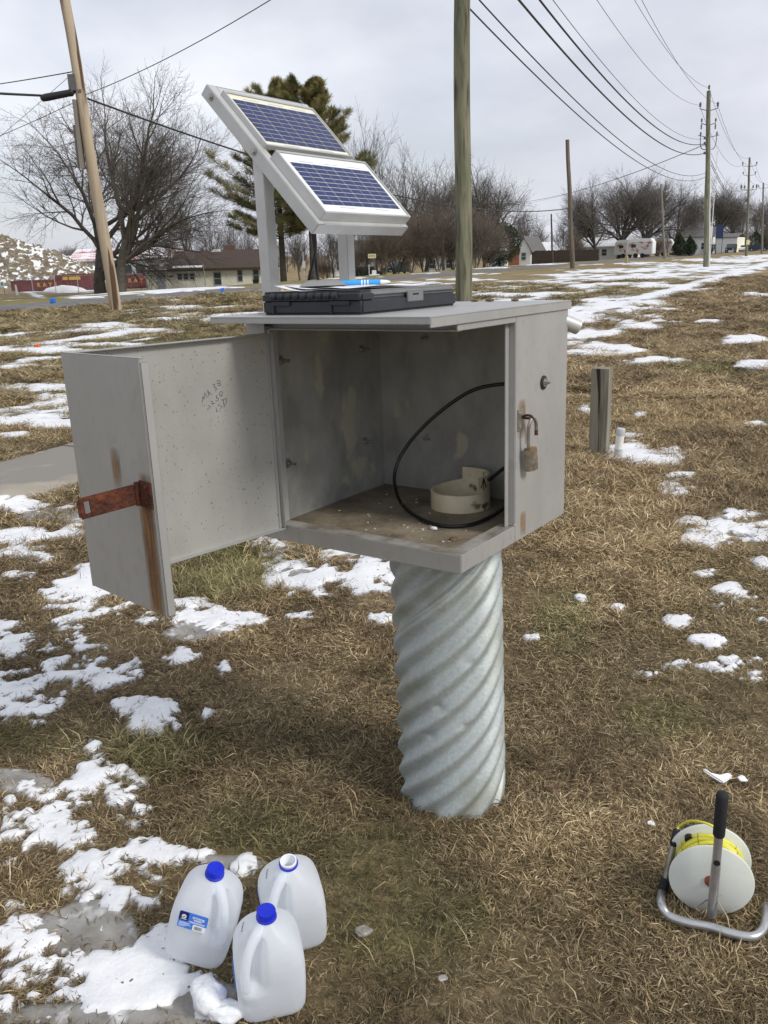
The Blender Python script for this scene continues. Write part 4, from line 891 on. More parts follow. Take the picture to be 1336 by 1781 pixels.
# ================================================================== JUGS
def jug_body():
    prof = [(0.0, .052, 4), (.002, .062, 5), (.009, .070, 5), (.020, .0735, 5), (.05, .0755, 4.6), (.085, .076, 4.6), (.12, .0755, 4.4), (.145, .0735, 4.2), (.165, .069, 3.9), (.182, .0625, 3.5), (.197, .0535, 3.1), (.210, .0425, 2.7), (.220, .0315, 2.3), (.227, .0235, 2), (.231, .0195, 2), (.240, .019, 2)]
    # finer rings
    zz = np.concatenate([np.linspace(0, .02, 8), np.linspace(.026, .24, 50)])
    pz = [p[0] for p in prof]; hw = np.interp(zz, pz, [p[1] for p in prof]); ex = np.interp(zz, pz, [p[2] for p in prof])
    n = 96; th = np.linspace(0, 2 * np.pi, n, endpoint=False); V = []
    for z, h, e in zip(zz, hw, ex):
        r = h * (np.abs(np.cos(th)) ** e + np.abs(np.sin(th)) ** e) ** (-1 / e)
        da = (th - np.pi / 4 + np.pi) % (2 * np.pi) - np.pi
        win = float(sstep(.085, .118, z) * (1 - sstep(.196, .215, z)))
        r = r - win * .043 * np.exp(-(da / .50) ** 4)
        # round the other corners a little and dish the faces
        fa = np.exp(-(((th + np.pi / 4) % (np.pi / 2) - np.pi / 4) / .30) ** 2) * float(sstep(.03, .06, z) * (1 - sstep(.11, .13, z)))
        r = r - .0016 * fa
        V.append(np.stack([r * np.cos(th), r * np.sin(th), np.full(n, z)], -1))
    V = np.concatenate(V); m = len(zz); i = np.arange(n * m).reshape(m, n); j = np.roll(i, -1, 1)
    Qd = np.stack([i[:-1], j[:-1], j[1:], i[1:]], -1).reshape(-1, 4)
    bot = len(V); V = np.concatenate([V, [[0, 0, .006]]]); T = np.stack([np.roll(i[0], -1), i[0], np.full(n, bot)], -1)
    return fast(V, Qd, T)
jb = jug_body()
def jug_handle():
    c = math.cos(R(45))
    P = [(.016, .216), (.042, .209), (.060, .194), (.073, .170), (.080, .145), (.082, .118), (.078, .098), (.064, .084)]
    cv = vbez([(r_ * c, r_ * c, z_) for r_, z_ in P], 5); n_ = len(cv)
    b = MB(); b.tube(cv, [.0100 + .006 * abs(2 * i / (n_ - 1) - 1) ** 3 for i in range(n_)], 16); return b.mesh()
jh = jug_handle()
def make_jug(loc, rot, label, cap=True, band=True):
    rot = (Matrix.Rotation(rot[1], 4, 'Y') @ Matrix.Rotation(rot[0], 4, 'X') @ Matrix.Rotation(rot[2], 4, 'Z')).to_euler()
    j = empty('water_jug', loc, rot, label, 'jug', 'translucent plastic jugs on the grass')
    link('body', jb, M['jug'], j, smooth=True); link('handle', jh, M['jug'], j, smooth=True)
    b = MB().lathe([(.0195, .2295), (.0225, .2305), (.0225, .2350), (.0198, .2362)], 30, closed=False); b.build('tamper_ring', M['cap_blue'], j, smooth=30)
    if cap:
        pr = [(.0196, .2365), (.0206, .237), (.0208, .2475), (.0195, .2505), (.0, .2508)]
        c_ = MB().lathe(pr, 60).build('cap', M['cap_blue'], j, smooth=40)
    else:
        b = MB().lathe([(.0190, .238), (.0195, .242), (.0192, .2435), (.0170, .2435), (.0165, .236), (.0165, .215)], 36, closed=False); b.build('open_neck', M['white_print'], j, smooth=40)
    return j
def facemat(j, face_deg, up, dx=0.0, off=.0768, tilt=0):
    """placement on one flat side of the jug: local x right, y up, z outwards"""
    a = R(face_deg); n_ = Vector((math.cos(a), math.sin(a), 0)); u_ = Vector((0, 0, 1)); r_ = u_.cross(n_)
    m = Matrix(((r_.x, u_.x, n_.x, 0), (r_.y, u_.y, n_.y, 0), (r_.z, u_.z, n_.z, 0), (0, 0, 0, 1)))
    return Matrix.Translation(n_ * off + u_ * up + r_ * dx) @ m @ Matrix.Rotation(R(tilt), 4, 'Z')
def rrect(b, x0, x1, y0, y1, r_, z0, z1):
    P = []
    for cx, cy, a0 in ((x1 - r_, y1 - r_, 0), (x0 + r_, y1 - r_, 90), (x0 + r_, y0 + r_, 180), (x1 - r_, y0 + r_, 270)):
        for k in range(5): P.append((cx + r_ * math.cos(R(a0 + k * 22.5)), cy + r_ * math.sin(R(a0 + k * 22.5))))
    b.prism(P, z0, z1, 'z')
# jug with the label (leans to the right)
j1 = make_jug((-.474, 1.700, .012), (R(8), R(15), R(-97)), 'leaning jug with a blue label and blue cap on the snow edge')
fm = facemat(j1, 0, .152, -.014, .0742) @ Matrix.Rotation(R(-9), 4, 'X')
lb = MB(); rrect(lb, -.034, .034, -.022, .022, .004, 0, .0006)
label = lb.build('label', M['label_blue'], j1, mw=fm)
def lab(name, mat, x0, x1, y0, y1, z=.0007): MB().box(x0, x1, y0, y1, z, z + .0003).build(name, M[mat], label)
b = MB(); rrect(b, -.0335, -.011, -.002, .0215, .003, .0006, .0010); b.build('brand_block', M['label_navy'], label)
MB().lathe([(.0055, .0010), (.0055, .0013)], 20, (-.022, .009, 0)).build('brand_disc', M['white_print'], label)
b = MB(); b.tube([(-.0255, .0075, .0014), (-.022, .010, .0014), (-.0185, .0105, .0014)], .0008, 5); b.tube([(-.0235, .006, .0014), (-.020, .0085, .0014)], .0007, 5); b.build('brand_swirl', M['label_navy'], label)
lab('brand_line', 'white_print', -.029, -.015, .0012, .0024, .0010)
for txt, yy in (('drinking', .0095), ('water', .0035)):
    link('print', text_mesh(txt, .0088, .0002, .0001, 'CENTER'), M['white_print'], label, loc=(.0115, yy, .0009))
lab('print_line', 'white_print', -.009, .030, -.0008, .0002); lab('print_line', 'white_print', -.006, .028, -.0034, -.0026)
for k, x1_ in enumerate((-.004, -.007, -.002, -.012, -.018)): lab('print_line', 'white_print', -.031, x1_, -.0075 - k * .0027, -.0067 - k * .0027)
b = MB(); rrect(b, .002, .0335, -.0215, -.0065, .002, .0006, .0010); bc = b.build('barcode_panel', M['white_print'], label)
rr = random.Random(2); xx = .006; bb = MB()
while xx < .024: w0 = rr.choice((.0004, .0007, .001)); bb.box(xx, xx + w0, -.0185, -.0095, .0010, .0012); xx += w0 + rr.choice((.0004, .0007))
bb.build('barcode', M['marker'], label)
# front jug, closed, and the open jug behind
j3 = make_jug((-.285, 1.548, .004), (R(5), R(2), R(-120 - 45)), 'closed jug with a blue cap, nearest the camera')
j2 = make_jug((-.250, 1.742, .004), (R(11), R(1), R(-118 - 45)), 'open jug without cap behind the other two jugs', cap=False)
for j, fd in ((j3, 0), (j2, 0)):
    t = link('marker_note', text_mesh('New', .013, .0001, 0, 'CENTER'), M['marker'], j)
    a = R(fd - 14); n_ = Vector((math.cos(a) * .75, math.sin(a) * .75, .66)).normalized(); tan = Vector((-math.sin(a), math.cos(a), 0)); up_ = n_.cross(tan)
    t.matrix_basis = Matrix.Translation(Vector((math.cos(a) * .0555, math.sin(a) * .0555, .1985))) @ Matrix(((tan.x, up_.x, n_.x, 0), (tan.y, up_.y, n_.y, 0), (tan.z, up_.z, n_.z, 0), (0, 0, 0, 1)))
lb2 = MB(); rrect(lb2, -.034, .034, -.022, .022, .004, 0, .0006)
o = lb2.build('label', M['label_navy'], j2, mw=facemat(j2, 0, .118, -.02, .0766))
lb3 = MB(); rrect(lb3, -.034, .034, -.022, .022, .004, 0, .0006)
o = lb3.build('label', M['label_blue'], j3, mw=facemat(j3, 0, .06, -.02, .0766))

# ================================================================== SNOW AND ICE PIECES
def lump(seed, sx, sy, sz, amp=.35, n=20, m=12):
    r_ = np.random.default_rng(seed); V = []
    for j in range(m + 1):
        ph = math.pi * j / m
        for i in range(n):
            a = 2 * math.pi * i / n; d = np.array([math.sin(ph) * math.cos(a), math.sin(ph) * math.sin(a), math.cos(ph)])
            q = 1 + amp * (float(fbm(np.array([d[0] * 1.7 + d[2] + seed]), np.array([d[1] * 1.7 + d[2] * .6]), seed, 4)[0]) - .5) * 2
            V.append((d[0] * sx * q, d[1] * sy * q, d[2] * sz * q))
    i = np.arange((m + 1) * n).reshape(m + 1, n); k = np.roll(i, -1, 1)
    return fast(V, np.stack([i[:-1], i[1:], k[1:], k[:-1]], -1).reshape(-1, 4))
p = atz(366, 1748); o = link('snow_chunk', lump(3, .040, .050, .032), M['snow_chunk'], loc=(p.x, p.y, .030), rot=(0, .3, .5), smooth=True); tag(o, 'upright lump of snow beside the nearest jug', 'snow lump')
p = atz(398, 1775); o = link('snow_chunk', lump(7, .045, .03, .018), M['snow_chunk'], loc=(p.x, p.y, .022), smooth=True); tag(o, 'low broken snow lump left of the nearest jug base', 'snow lump')
b = MB(); P = [(-.045, .018), (-.040, .026), (-.020, .012), (.008, .008), (.030, .016), (.043, .014), (.045, .004), (.022, -.012), (.010, -.018), (-.010, -.006), (-.028, .006)]
b.prism(P, 0, .012, 'z'); p = atz(1246, 1370); o = b.build('snow_crust', M['snow_chunk'], None, bevel=.004, loc=(p.x, p.y, .034), rot=(R(35), R(5), R(-4))); tag(o, 'curved sliver of icy snow behind the reel handle', 'snow piece')
for (u_, v_, s_, lb_) in [(1290, 1368, .018, 'small clear ice bit right of the curved sliver of snow'), (1132, 1447, .014, 'clear ice bit left of the reel'), (632, 1635, .022, 'flat translucent ice bit right of the jugs'), (770, 1718, .012, 'tiny ice bit on the grass at the bottom middle')]:
    p = atz(u_, v_); o = link('ice_bit', lump(int(u_), s_, s_ * .7, s_ * .28), M['ice'] if v_ > 1600 else M['snow_chunk'], loc=(p.x, p.y, .028), rot=(.3, .2, .4), smooth=True); tag(o, lb_, 'ice')
rr = random.Random(21)
for i in range(34):
    u_, v_ = (rr.gauss(945, 22), rr.gauss(968, 7)) if i < 20 else (rr.uniform(620, 1300), rr.uniform(1010, 1700))
    p = atz(u_, v_); s_ = rr.uniform(.010, .02)
    b = MB(); b.add([(-s_, 0, .004), (0, s_ * .55, 0), (s_ * 1.2, 0, .006), (0, -s_ * .5, .001), (0, 0, -.003)], [(0, 4, 1), (1, 4, 2), (2, 4, 3), (3, 4, 0)])
    o = b.build('fallen_leaf', M['leaf_dry'], None); o.location = (p.x, p.y, float(ground_z(np.array(p.x), np.array(p.y))) + .03); o.rotation_euler = (rr.uniform(-.5, .5), rr.uniform(-.5, .5), rr.uniform(0, 6.28))
    tag(o, 'crisp brown leaf in the little pile right of the cabinet' if i < 20 else 'single small brown leaf scattered on the dry grass', 'leaf', 'leaves in the pile' if i < 20 else 'scattered dry leaves')

# ================================================================== TAPE REEL
gz = .034
RB = Vector((0.769, 1.708, gz))
reel = empty('tape_reel', RB, label='yellow measuring tape on a white reel with a bent steel tube stand', cat='tape reel')
def G_(u, v, z=gz + .010): return atz(u, v, z) - RB
pr0_ = at(1151, 1552, 1.815)
base_pts = [pr0_ - RB, G_(1150, 1572, gz + .020), G_(1163, 1592), G_(1195, 1604), G_(1235, 1612), G_(1275, 1624), G_(1308, 1629), G_(1326, 1618), G_(1332, 1597), at(1330, 1566, 1.80) - RB]
MB().tube(vbez(base_pts, 8), .0105, 14).build('base_tube', M['steel'], reel, smooth=40)
pt = at(1257, 1378, 1.708) - RB; p0 = Vector((0, 0, .008))
def PA(t): return p0 + (pt - p0) * t
MB().tube([PA(0), PA(.40), PA(.48), PA(.72)], [.0112, .0112, .0104, .0100], 16).build('upright', M['steel'], reel, smooth=40)
MB().tube([PA(.66), PA(.67), PA(.97), PA(.995), PA(1.0)], [.0125, .0138, .0142, .0115, .004], 18).build('hand_grip', M['grip'], reel, smooth=True)
an = Vector((.30, .954, 0)).normalized()
MB().tube([PA(.46) - an * .0112, PA(.46) - an * .0095], .0078, 16).build('tube_hole', M['rubber'], reel)
ctr = at(1237, 1531, 1.742) - RB
rotm_ = Vector((0, 0, 1)).rotation_difference(an).to_matrix().to_4x4()
def disc(off, r_=.0985):
    MB().lathe([(.006, -.003), (r_ - .003, -.003), (r_, -.0005), (r_, .002), (r_ - .002, .003), (.006, .003)], 64, m=Matrix.Translation(ctr + an * off) @ rotm_).build('flange', M['reel_white'], reel, smooth=40)
disc(0); disc(.082)
MB().lathe([(.058, .003), (.058, .079)], 40, m=Matrix.Translation(ctr) @ rotm_).build('core', M['reel_white'], reel, smooth=40)
MB().lathe([(.016, -.006), (.016, -.003), (.004, -.0029)], 24, m=Matrix.Translation(ctr) @ rotm_).build('hub', M['reel_hub'], reel, smooth=40)
MB().tube([ctr - an * .03, ctr + an * .095], .006, 12).build('axle', M['steel'], reel, smooth=40)
for k in range(7):
    q = ctr + an * (.009 + k * .0107); ring = []
    e_a = an.orthogonal().normalized(); e_b = an.cross(e_a); r_ = .074 + .003 * math.sin(k * 2.1)
    for s in range(61): a = 2 * math.pi * s / 60; ring.append(q + (e_a * math.cos(a) + e_b * math.sin(a)) * (r_ + .0012 * math.sin(3 * a + k)) + an * .003 * math.sin(a * 2 + k))
    MB().tube(ring, .0056, 10, False).build('tape_coil', M['tape'], reel, smooth=True)
    for s in range(0, 60, 6): MB().tube([ring[s] , ring[s] + (ring[s + 1] - ring[s]) * .25], .0059, 8).build('tape_mark', M['tape_dark'], reel)
pr0 = at(1151, 1556, 1.815) - RB; pr1 = at(1178, 1441, 1.86) - RB
def PB(t): return pr0 + (pr1 - pr0) * t
MB().tube([PB(-.02), PB(.02), PB(.24), PB(.26)], [.0105, .012, .012, .0105], 16).build('probe_sleeve', M['grip'], reel, smooth=40)
MB().tube([PB(.24), PB(.76)], .0085, 16).build('probe', M['steel_dark'], reel, smooth=40)
MB().tube([PB(.74), PB(.76), PB(.97), PB(1.0)], [.0085, .0098, .0092, .005], 16).build('probe_cap', M['rubber'], reel, smooth=40)
topc = ctr + an * .045 + Vector((.0, 0, .078))
MB().tube(vbez([PB(.99), PB(1.0) + Vector((.006, 0, .008)), at(1200, 1428, 1.83) - RB, at(1225, 1431, 1.80) - RB, at(1243, 1440, 1.79) - RB, topc + Vector((.02, 0, .004))], 6), .0032, 8).build('tape_lead', M['tape'], reel, smooth=True)
kn = ctr + an * .10 + Vector((-.055, 0, .055))
MB().tube([kn - an * .016, kn + an * .030], .011, 16).build('crank_knob', M['rubber'], reel, smooth=40)
lp = [PB(.16), at(1180, 1543, 1.83) - RB, at(1193, 1556, 1.82) - RB, at(1190, 1570, 1.81) - RB, at(1172, 1572, 1.80) - RB, PB(.02)]
MB().tube(vbez(lp, 6), .0024, 8).build('wire_bail', M['steel_dark'], reel, smooth=True)

# ================================================================== POST AND PIPE
p = atz(1042, 786); wp = empty('timber_post', (p.x, p.y, 0), (R(.5), R(-.4), R(-30)), 'short weathered square timber post with a long split', 'post')
b = MB(); b.prism([(-.070, -.058), (.0045, -.058), (.006, -.040), (.0085, -.058), (.070, -.058), (.070, .058), (-.070, .058)], -.2, .685, 'z'); o = b.build('shaft', M['timber'], wp, bevel=.0015)
b = MB(); b.prism([(-.030, .684), (.0, .684), (.006, .45), (.001, .30), (.0005, .22), (-.007, .48), (-.018, .58)], -.0588, -.0579, 'y'); b.build('split', M['timber_dark'], wp)
p = atz(1074, 796); pp = empty('marker_pipe', (p.x, p.y, 0), (R(2), R(3.5), 0), 'short white plastic pipe with grey cap beside the timber post', 'pipe')
MB().lathe([(.033, -.1), (.033, .075)], 24).build('lower_pipe', M['pvc_grey'], pp, smooth=40)
MB().lathe([(.031, .075), (.0315, .19)], 24).build('pipe', M['pvc'], pp, smooth=40)
MB().lathe([(.0345, .185), (.0345, .232), (.031, .238), (.03, .2382)], 24).build('end_cap', M['pvc_grey'], pp, smooth=40)
def flag(u, v, mat, label, h=.22, s=.10):
    p = att(u, v); g = empty('marker_flag', (p[0], p[1], float(terrain(p[0], p[1]))), (0, 0, .3), label, 'marker flag')
    MB().tube([(0, 0, 0), (.01, 0, h)], .003, 5).build('stake', M['hardware'], g)
    V = [(.01 + s * i / 5, .02 * math.sin(i * 1.4), h - s * .9 * j / 4 - .01 * math.sin(i)) for j in range(5) for i in range(6)]
    ii = np.arange(30).reshape(5, 6); o = link('flag', fast(V, np.stack([ii[:-1, :-1], ii[:-1, 1:], ii[1:, 1:], ii[1:, :-1]], -1).reshape(-1, 4)), M[mat], g)
    md = o.modifiers.new('t', 'SOLIDIFY'); md.thickness = .003
flag(88, 536, 'flag_blue', 'blue marker flag by the road edge left of the tan pole', .35, .20)
flag(384, 513, 'flag_blue', 'blue marker flag by the road in front of the cream house', .30, .17)
flag(60, 607, 'flag_orange', 'small orange marker flag on the snowy lawn', .09, .09)
# ================================================================== UTILITY POLES
def pole(label, base, top, r0, r1, mat, group='wooden utility poles'):
    base = Vector(base); top = Vector(top) - base
    e = empty('utility_pole', base, label=label, cat='utility pole', group=group)
    n_ = 14; pts = [Vector((0, 0, -.4))] + [top * (i / n_) + Vector((.02 * math.sin(i * .9), .02 * math.cos(i * 1.3), 0)) * (r0 / .2) for i in range(n_ + 1)]
    rs = [r0 * 1.03] + [r0 + (r1 - r0) * i / n_ for i in range(n_ + 1)]
    MB().tube(pts, rs, 18).build('shaft', M[mat], e, smooth=40); return e, top
P0 = at(806, 560, 16.6); P0 = Vector((P0.x, 16.6, 0)); P1 = Vector((24.49, 66.45, 0)); P2 = Vector((49.19, 119.17, 0)); P3 = Vector((63.85, 148.53, 0))
EL = Vector((-8.57, 28.79, 0)); FB = Vector((16.24, 74.27, 0)); GG = gp(1156, 116); GG.z = 0
def xz(u, v, Y): p = at(u, v, Y); return p
pA, tA = pole('thick green-stained pole standing right behind the cabinet', P0, P0 + Vector((-.05, 0, 12.3)), .162, .115, 'pole')
pB, tB = pole('tall pole with a white conduit up its side and arms on top', P1, (23.70, 66.45, 12.0), .205, .14, 'pole')
pC, tC = pole('second pole from the right edge, with clustered insulators', P2, xz(1304, 274, 119.17), .19, .12, 'pole')
pD, tD = pole('farthest pole of the wire line, nearest the right edge', P3, xz(1328, 318, 148.5), .19, .12, 'pole_grey')
pE, tE = pole('leaning tan pole on the left carrying a thick black cable', EL, (-9.16, 28.79, 11.4), .19, .14, 'pole_tan')
pF, tF = pole('bare brown pole by the road, right of centre', FB, xz(987, 243, 74.27), .20, .15, 'pole_brown')
pG, tG = pole('thin grey pole in front of the big round bare trees', GG, xz(1150, 320, 116), .16, .12, 'pole_grey')
g = gp(961, 112); pH, tH = pole('dark thin pole across the road by the brown fence', g, xz(959, 372, 112), .13, .09, 'fence_wood')
g = gp(1221, 185); pI, tI = pole('far slim pole just left of the conduit pole', g, xz(1221, 346, 185), .14, .11, 'pole_grey')
g = gp(1161, 150); pJ, tJ = pole('short far white post right of the grey pole', g, xz(1161, 401, 150), .10, .08, 'pole_grey')
g = gp(806, 131); pK, tK = pole('distant pole hidden behind the green-stained pole', g, g + Vector((0, 0, 11.6)), .14, .10, 'pole_brown')
# extras on the poles
for i in range(5):
    MB().tube([(.165, -.03, 1.6 * i), (.158, -.03, 1.6 * i + 1.6)], .028, 8).build('conduit_length', M['white_paint'], pB, loc=(.03 - .012 * 1.6 * i, -.10, .02))
cond = MB(); cond.tube([(.19, -.1, 0), (.0 + .19 + tB.x * .70 - .045, -.1, 8.5)], .045, 10); cond.build('conduit', M['white_paint'], pB, smooth=40)
def insul(b, p, s=1.0): b.lathe([(.02 * s, 0), (.02 * s, .10 * s), (.07 * s, .12 * s), (.05 * s, .2 * s), (.07 * s, .24 * s), (.03 * s, .33 * s), (.0, .34 * s)], 10, p)
def arms(pl_, tp, hts, span, s=1.0):
    for h in hts:
        x_ = tp.x * h / tp.z
        for sgn in (-1, 1):
            b = MB(); b.tube([(x_, -.05, h - .15), (x_ + sgn * span, -.05, h)], .028, 6); b.build('arm', M['hardware'], pl_)
            b = MB(); insul(b, (x_ + sgn * span, -.05, h), s); b.build('insulator', M['hardware'], pl_, smooth=40)
arms(pB, tB, [10.85], .62, 1.3); arms(pB, tB, [9.9], .5, 1.0)
for sgn in (-1, 1):
    b = MB(); x_ = tB.x * 9 / 12; b.tube(vbez([(x_, -.1, 8.15), (x_ + sgn * .4, -.1, 8.2), (x_ + sgn * .55, -.1, 8.5), (x_ + sgn * .58, -.1, 9.0)], 5), .03, 6); b.tube([(x_, -.1, 8.95), (x_ + sgn * .75, -.1, 9.1)], .025, 6); b.build('bracket', M['hardware'], pB)
    b = MB(); insul(b, (x_ + sgn * .58, -.1, 9.0), 1.0); b.build('insulator', M['hardware'], pB, smooth=40)
    b = MB(); x_ = tB.x * 10 / 12; b.lathe([(.05, 0), (.05, .3), (.02, .35)], 8, (x_ + sgn * .5, -.08, 9.5)); b.build('cutout_switch', M['hardware'], pB)
b = MB(); insul(b, (tB.x, 0, tB.z), 1.2); b.build('insulator', M['hardware'], pB, smooth=40)
for h in (7.9, 8.55, 8.9): b = MB(); b.box(tB.x * h / 12 - .30, tB.x * h / 12 - .14, -.12, .05, h - .05, h + .12); b.build('clamp', M['hardware'], pB)
arms(pC, tC, [11.3], .9, 1.4); arms(pC, tC, [10.2], .8, 1.2); arms(pC, tC, [8.4], 1.0, 1.8); arms(pC, tC, [8.4], .55, 1.6)
b = MB(); b.box(-.24, .20, -.25, -.19, 1.5, 2.1); b.build('notice_plate', M['sign_yellow'], pC)
arms(pD, tD, [10.3], .8, 1.3); b = MB(); b.lathe([(.16, 0), (.2, .1), (.2, .7), (.16, .8)], 12, (tD.x * .7, -.3, 7.6)); b.build('transformer', M['grey_paint'], pD, smooth=40)
b = MB(); b.box(-.30, -.10, -.20, .02, 6.55, 7.0); b.build('junction_box', M['hardware'], pE, loc=(tE.x * .58 + .03, 0, 0))
b = MB(); b.box(-.27, -.17, -.22, .02, 4.35, 6.3); b.box(-.36, -.27, -.16, .0, 4.45, 5.6); b.build('cable_guard', M['pole_grey'], pE, loc=(tE.x * .47, 0, 0))
b = MB(); b.box(-.05, .05, -.225, -.19, 6.5, 6.58); b.build('bolt_plate', M['hardware'], pE, loc=(tE.x * .58 + .04, 0.03, 0))
b = MB(); b.lathe([(.03, -1.05), (.10, -1.0), (.11, -.85), (.10, -.2), (.11, -.1), (.03, .0)], 10, m=Matrix.Rotation(R(80), 4, 'Y')); b.build('cable_splice', M['rubber'], pE, loc=(tE.x * .57 - .12, -.12, 6.52), rot=(0, 0, R(8)), smooth=40)
b = MB(); b.box(-.24, -.15, -.2, 0, 3.0, 3.9); b.build('junction_box', M['hardware'], pF, loc=(tF.x * .35, 0, 0))

# ================================================================== WIRES
def wire(label, A, B_, sag, r_, n_=40, group='overhead wires', mat='wire'):
    A = Vector(A); B_ = Vector(B_); pts = []
    for i in range(n_ + 1):
        t = i / n_; p = A.lerp(B_, t); p.z -= 4 * sag * t * (1 - t); pts.append(p - A)
    o = MB().tube(pts, r_, 6).build('overhead_wire', M[mat], None, loc=A, smooth=True); tag(o, label, 'wire', group); return o
def on(base, top, h, dx=0): return base + Vector((top.x * h / top.z + dx, 0, h))
def dyo(p, d): return p + Vector((d * .9, -d * .42, 0))
runs = [('lowest', 5.7, 6.39, 6.3, 0, .014, 1.3), ('second lowest', 6.0, 6.66, 6.6, 0, .014, 1.3), ('lower thick', 6.85, 7.96, 7.25, -.12, .024, 1.3), ('upper thick', 7.45, 8.56, 7.35, -.25, .024, 1.3), ('thin neutral', 7.75, 8.9, 8.5, -.2, .009, 1.3),
        ('left arm', 9.6, 11.1, 11.4, -.66, .009, 1.3), ('pole top', 10.45, 12.2, 12.4, 0, .009, 1.3), ('right arm', 10.3, 11.15, 11.4, .62, .009, 1.3)]
for nm, zA, zB, zC, off, r_, s_ in runs:
    a = dyo(on(P0, tA, zA), off * .7); b_ = on(P1, tB, zB, off); c_ = on(P2, tC, min(zC, tC.z), off * 1.3); d_ = on(P3, tD, min(zC - .6, tD.z), off * 1.2)
    wire(nm + ' wire of the right-hand line, nearest span', a, b_, s_, r_)
    wire(nm + ' wire of the right-hand line, span after the conduit pole', b_, c_, 1.5, max(r_, .012))
    wire(nm + ' wire of the right-hand line, far span to the last pole', c_, d_, .8, max(r_, .014), 20)
    e_ = d_ + Vector((24.7, 52.7, 0)); wire(nm + ' wire of the right-hand line, leaving past the last pole', d_, e_, .8, max(r_, .014), 16)
wire('thick black cable from the tan pole to the brown pole behind the solar panels', on(EL, tE, 6.38, .1), on(FB, tF, 4.76), 1.35, .034)
wire('thick black cable leaving the tan pole to the left', on(EL, tE, 6.45, -1.0), (-31.9, -16.7, 4.85), .9, .036)
wire('sloping wire from the tan pole up to the near green-stained pole', on(EL, tE, 6.45, .12), on(P0, tA, 7.6), .3, .011)
wire('paired wire at the upper left of the tan pole', on(EL, tE, 7.1, -.1), at(-220, 166, 50), .15, .016)
wire('thin wire dropping left from high on the tan pole', on(EL, tE, 7.08, -.1), at(-250, 425, 60), .3, .008)
wire('thin wire dropping left from below the cable splice', on(EL, tE, 6.3, -.1), at(-250, 310, 60), .4, .011)
wire('service wire sagging left from the conduit pole across the road', on(P1, tB, 8.55, -.15), pK.location + Vector((0, 0, 9.6)), 1.6, .016)
wire('second service wire ending beside the distant hidden pole', on(P1, tB, 8.5, -.15), pK.location + Vector((0, 0, 9.0)), 1.4, .009)
wire('black cable from the brown pole to the grey pole', on(FB, tF, 4.6), on(GG, tG, 4.3), 1.2, .026)
wire('thin wire from the brown pole to the dark pole across the road', on(FB, tF, 3.9), Vector(pH.location) + Vector((tH.x, 0, tH.z - .5)), .5, .010)
wire('thin wire from the dark pole towards the left houses', Vector(pH.location) + Vector((tH.x, 0, tH.z - .6)), at(872, 418, 125), .5, .010)

# ================================================================== TREES
def seg_mesh(P, k):
    """P: array (n,8) of x0 y0 z0 x1 y1 z1 r0 r1"""
    P = np.asarray(P); a = P[:, :3]; b = P[:, 3:6]; d = b - a; d /= np.linalg.norm(d, axis=1, keepdims=True) + 1e-9
    ref = np.where(np.abs(d[:, 2:3]) > .9, np.array([[1., 0, 0]]), np.array([[0, 0, 1.]])); u = np.cross(d, ref); u /= np.linalg.norm(u, axis=1, keepdims=True); w_ = np.cross(d, u)
    V = np.empty((len(P), 2, k, 3))
    for j in range(k):
        o_ = u * math.cos(2 * math.pi * j / k) + w_ * math.sin(2 * math.pi * j / k)
        V[:, 0, j] = a + o_ * P[:, 6:7]; V[:, 1, j] = b + o_ * P[:, 7:8]
    base = np.arange(len(P))[:, None] * 2 * k; j = np.arange(k)[None]; j2 = (j + 1) % k
    Qd = np.stack([base + j, base + j2, base + k + j2, base + k + j], -1).reshape(-1, 4)
    return V.reshape(-1, 3), Qd
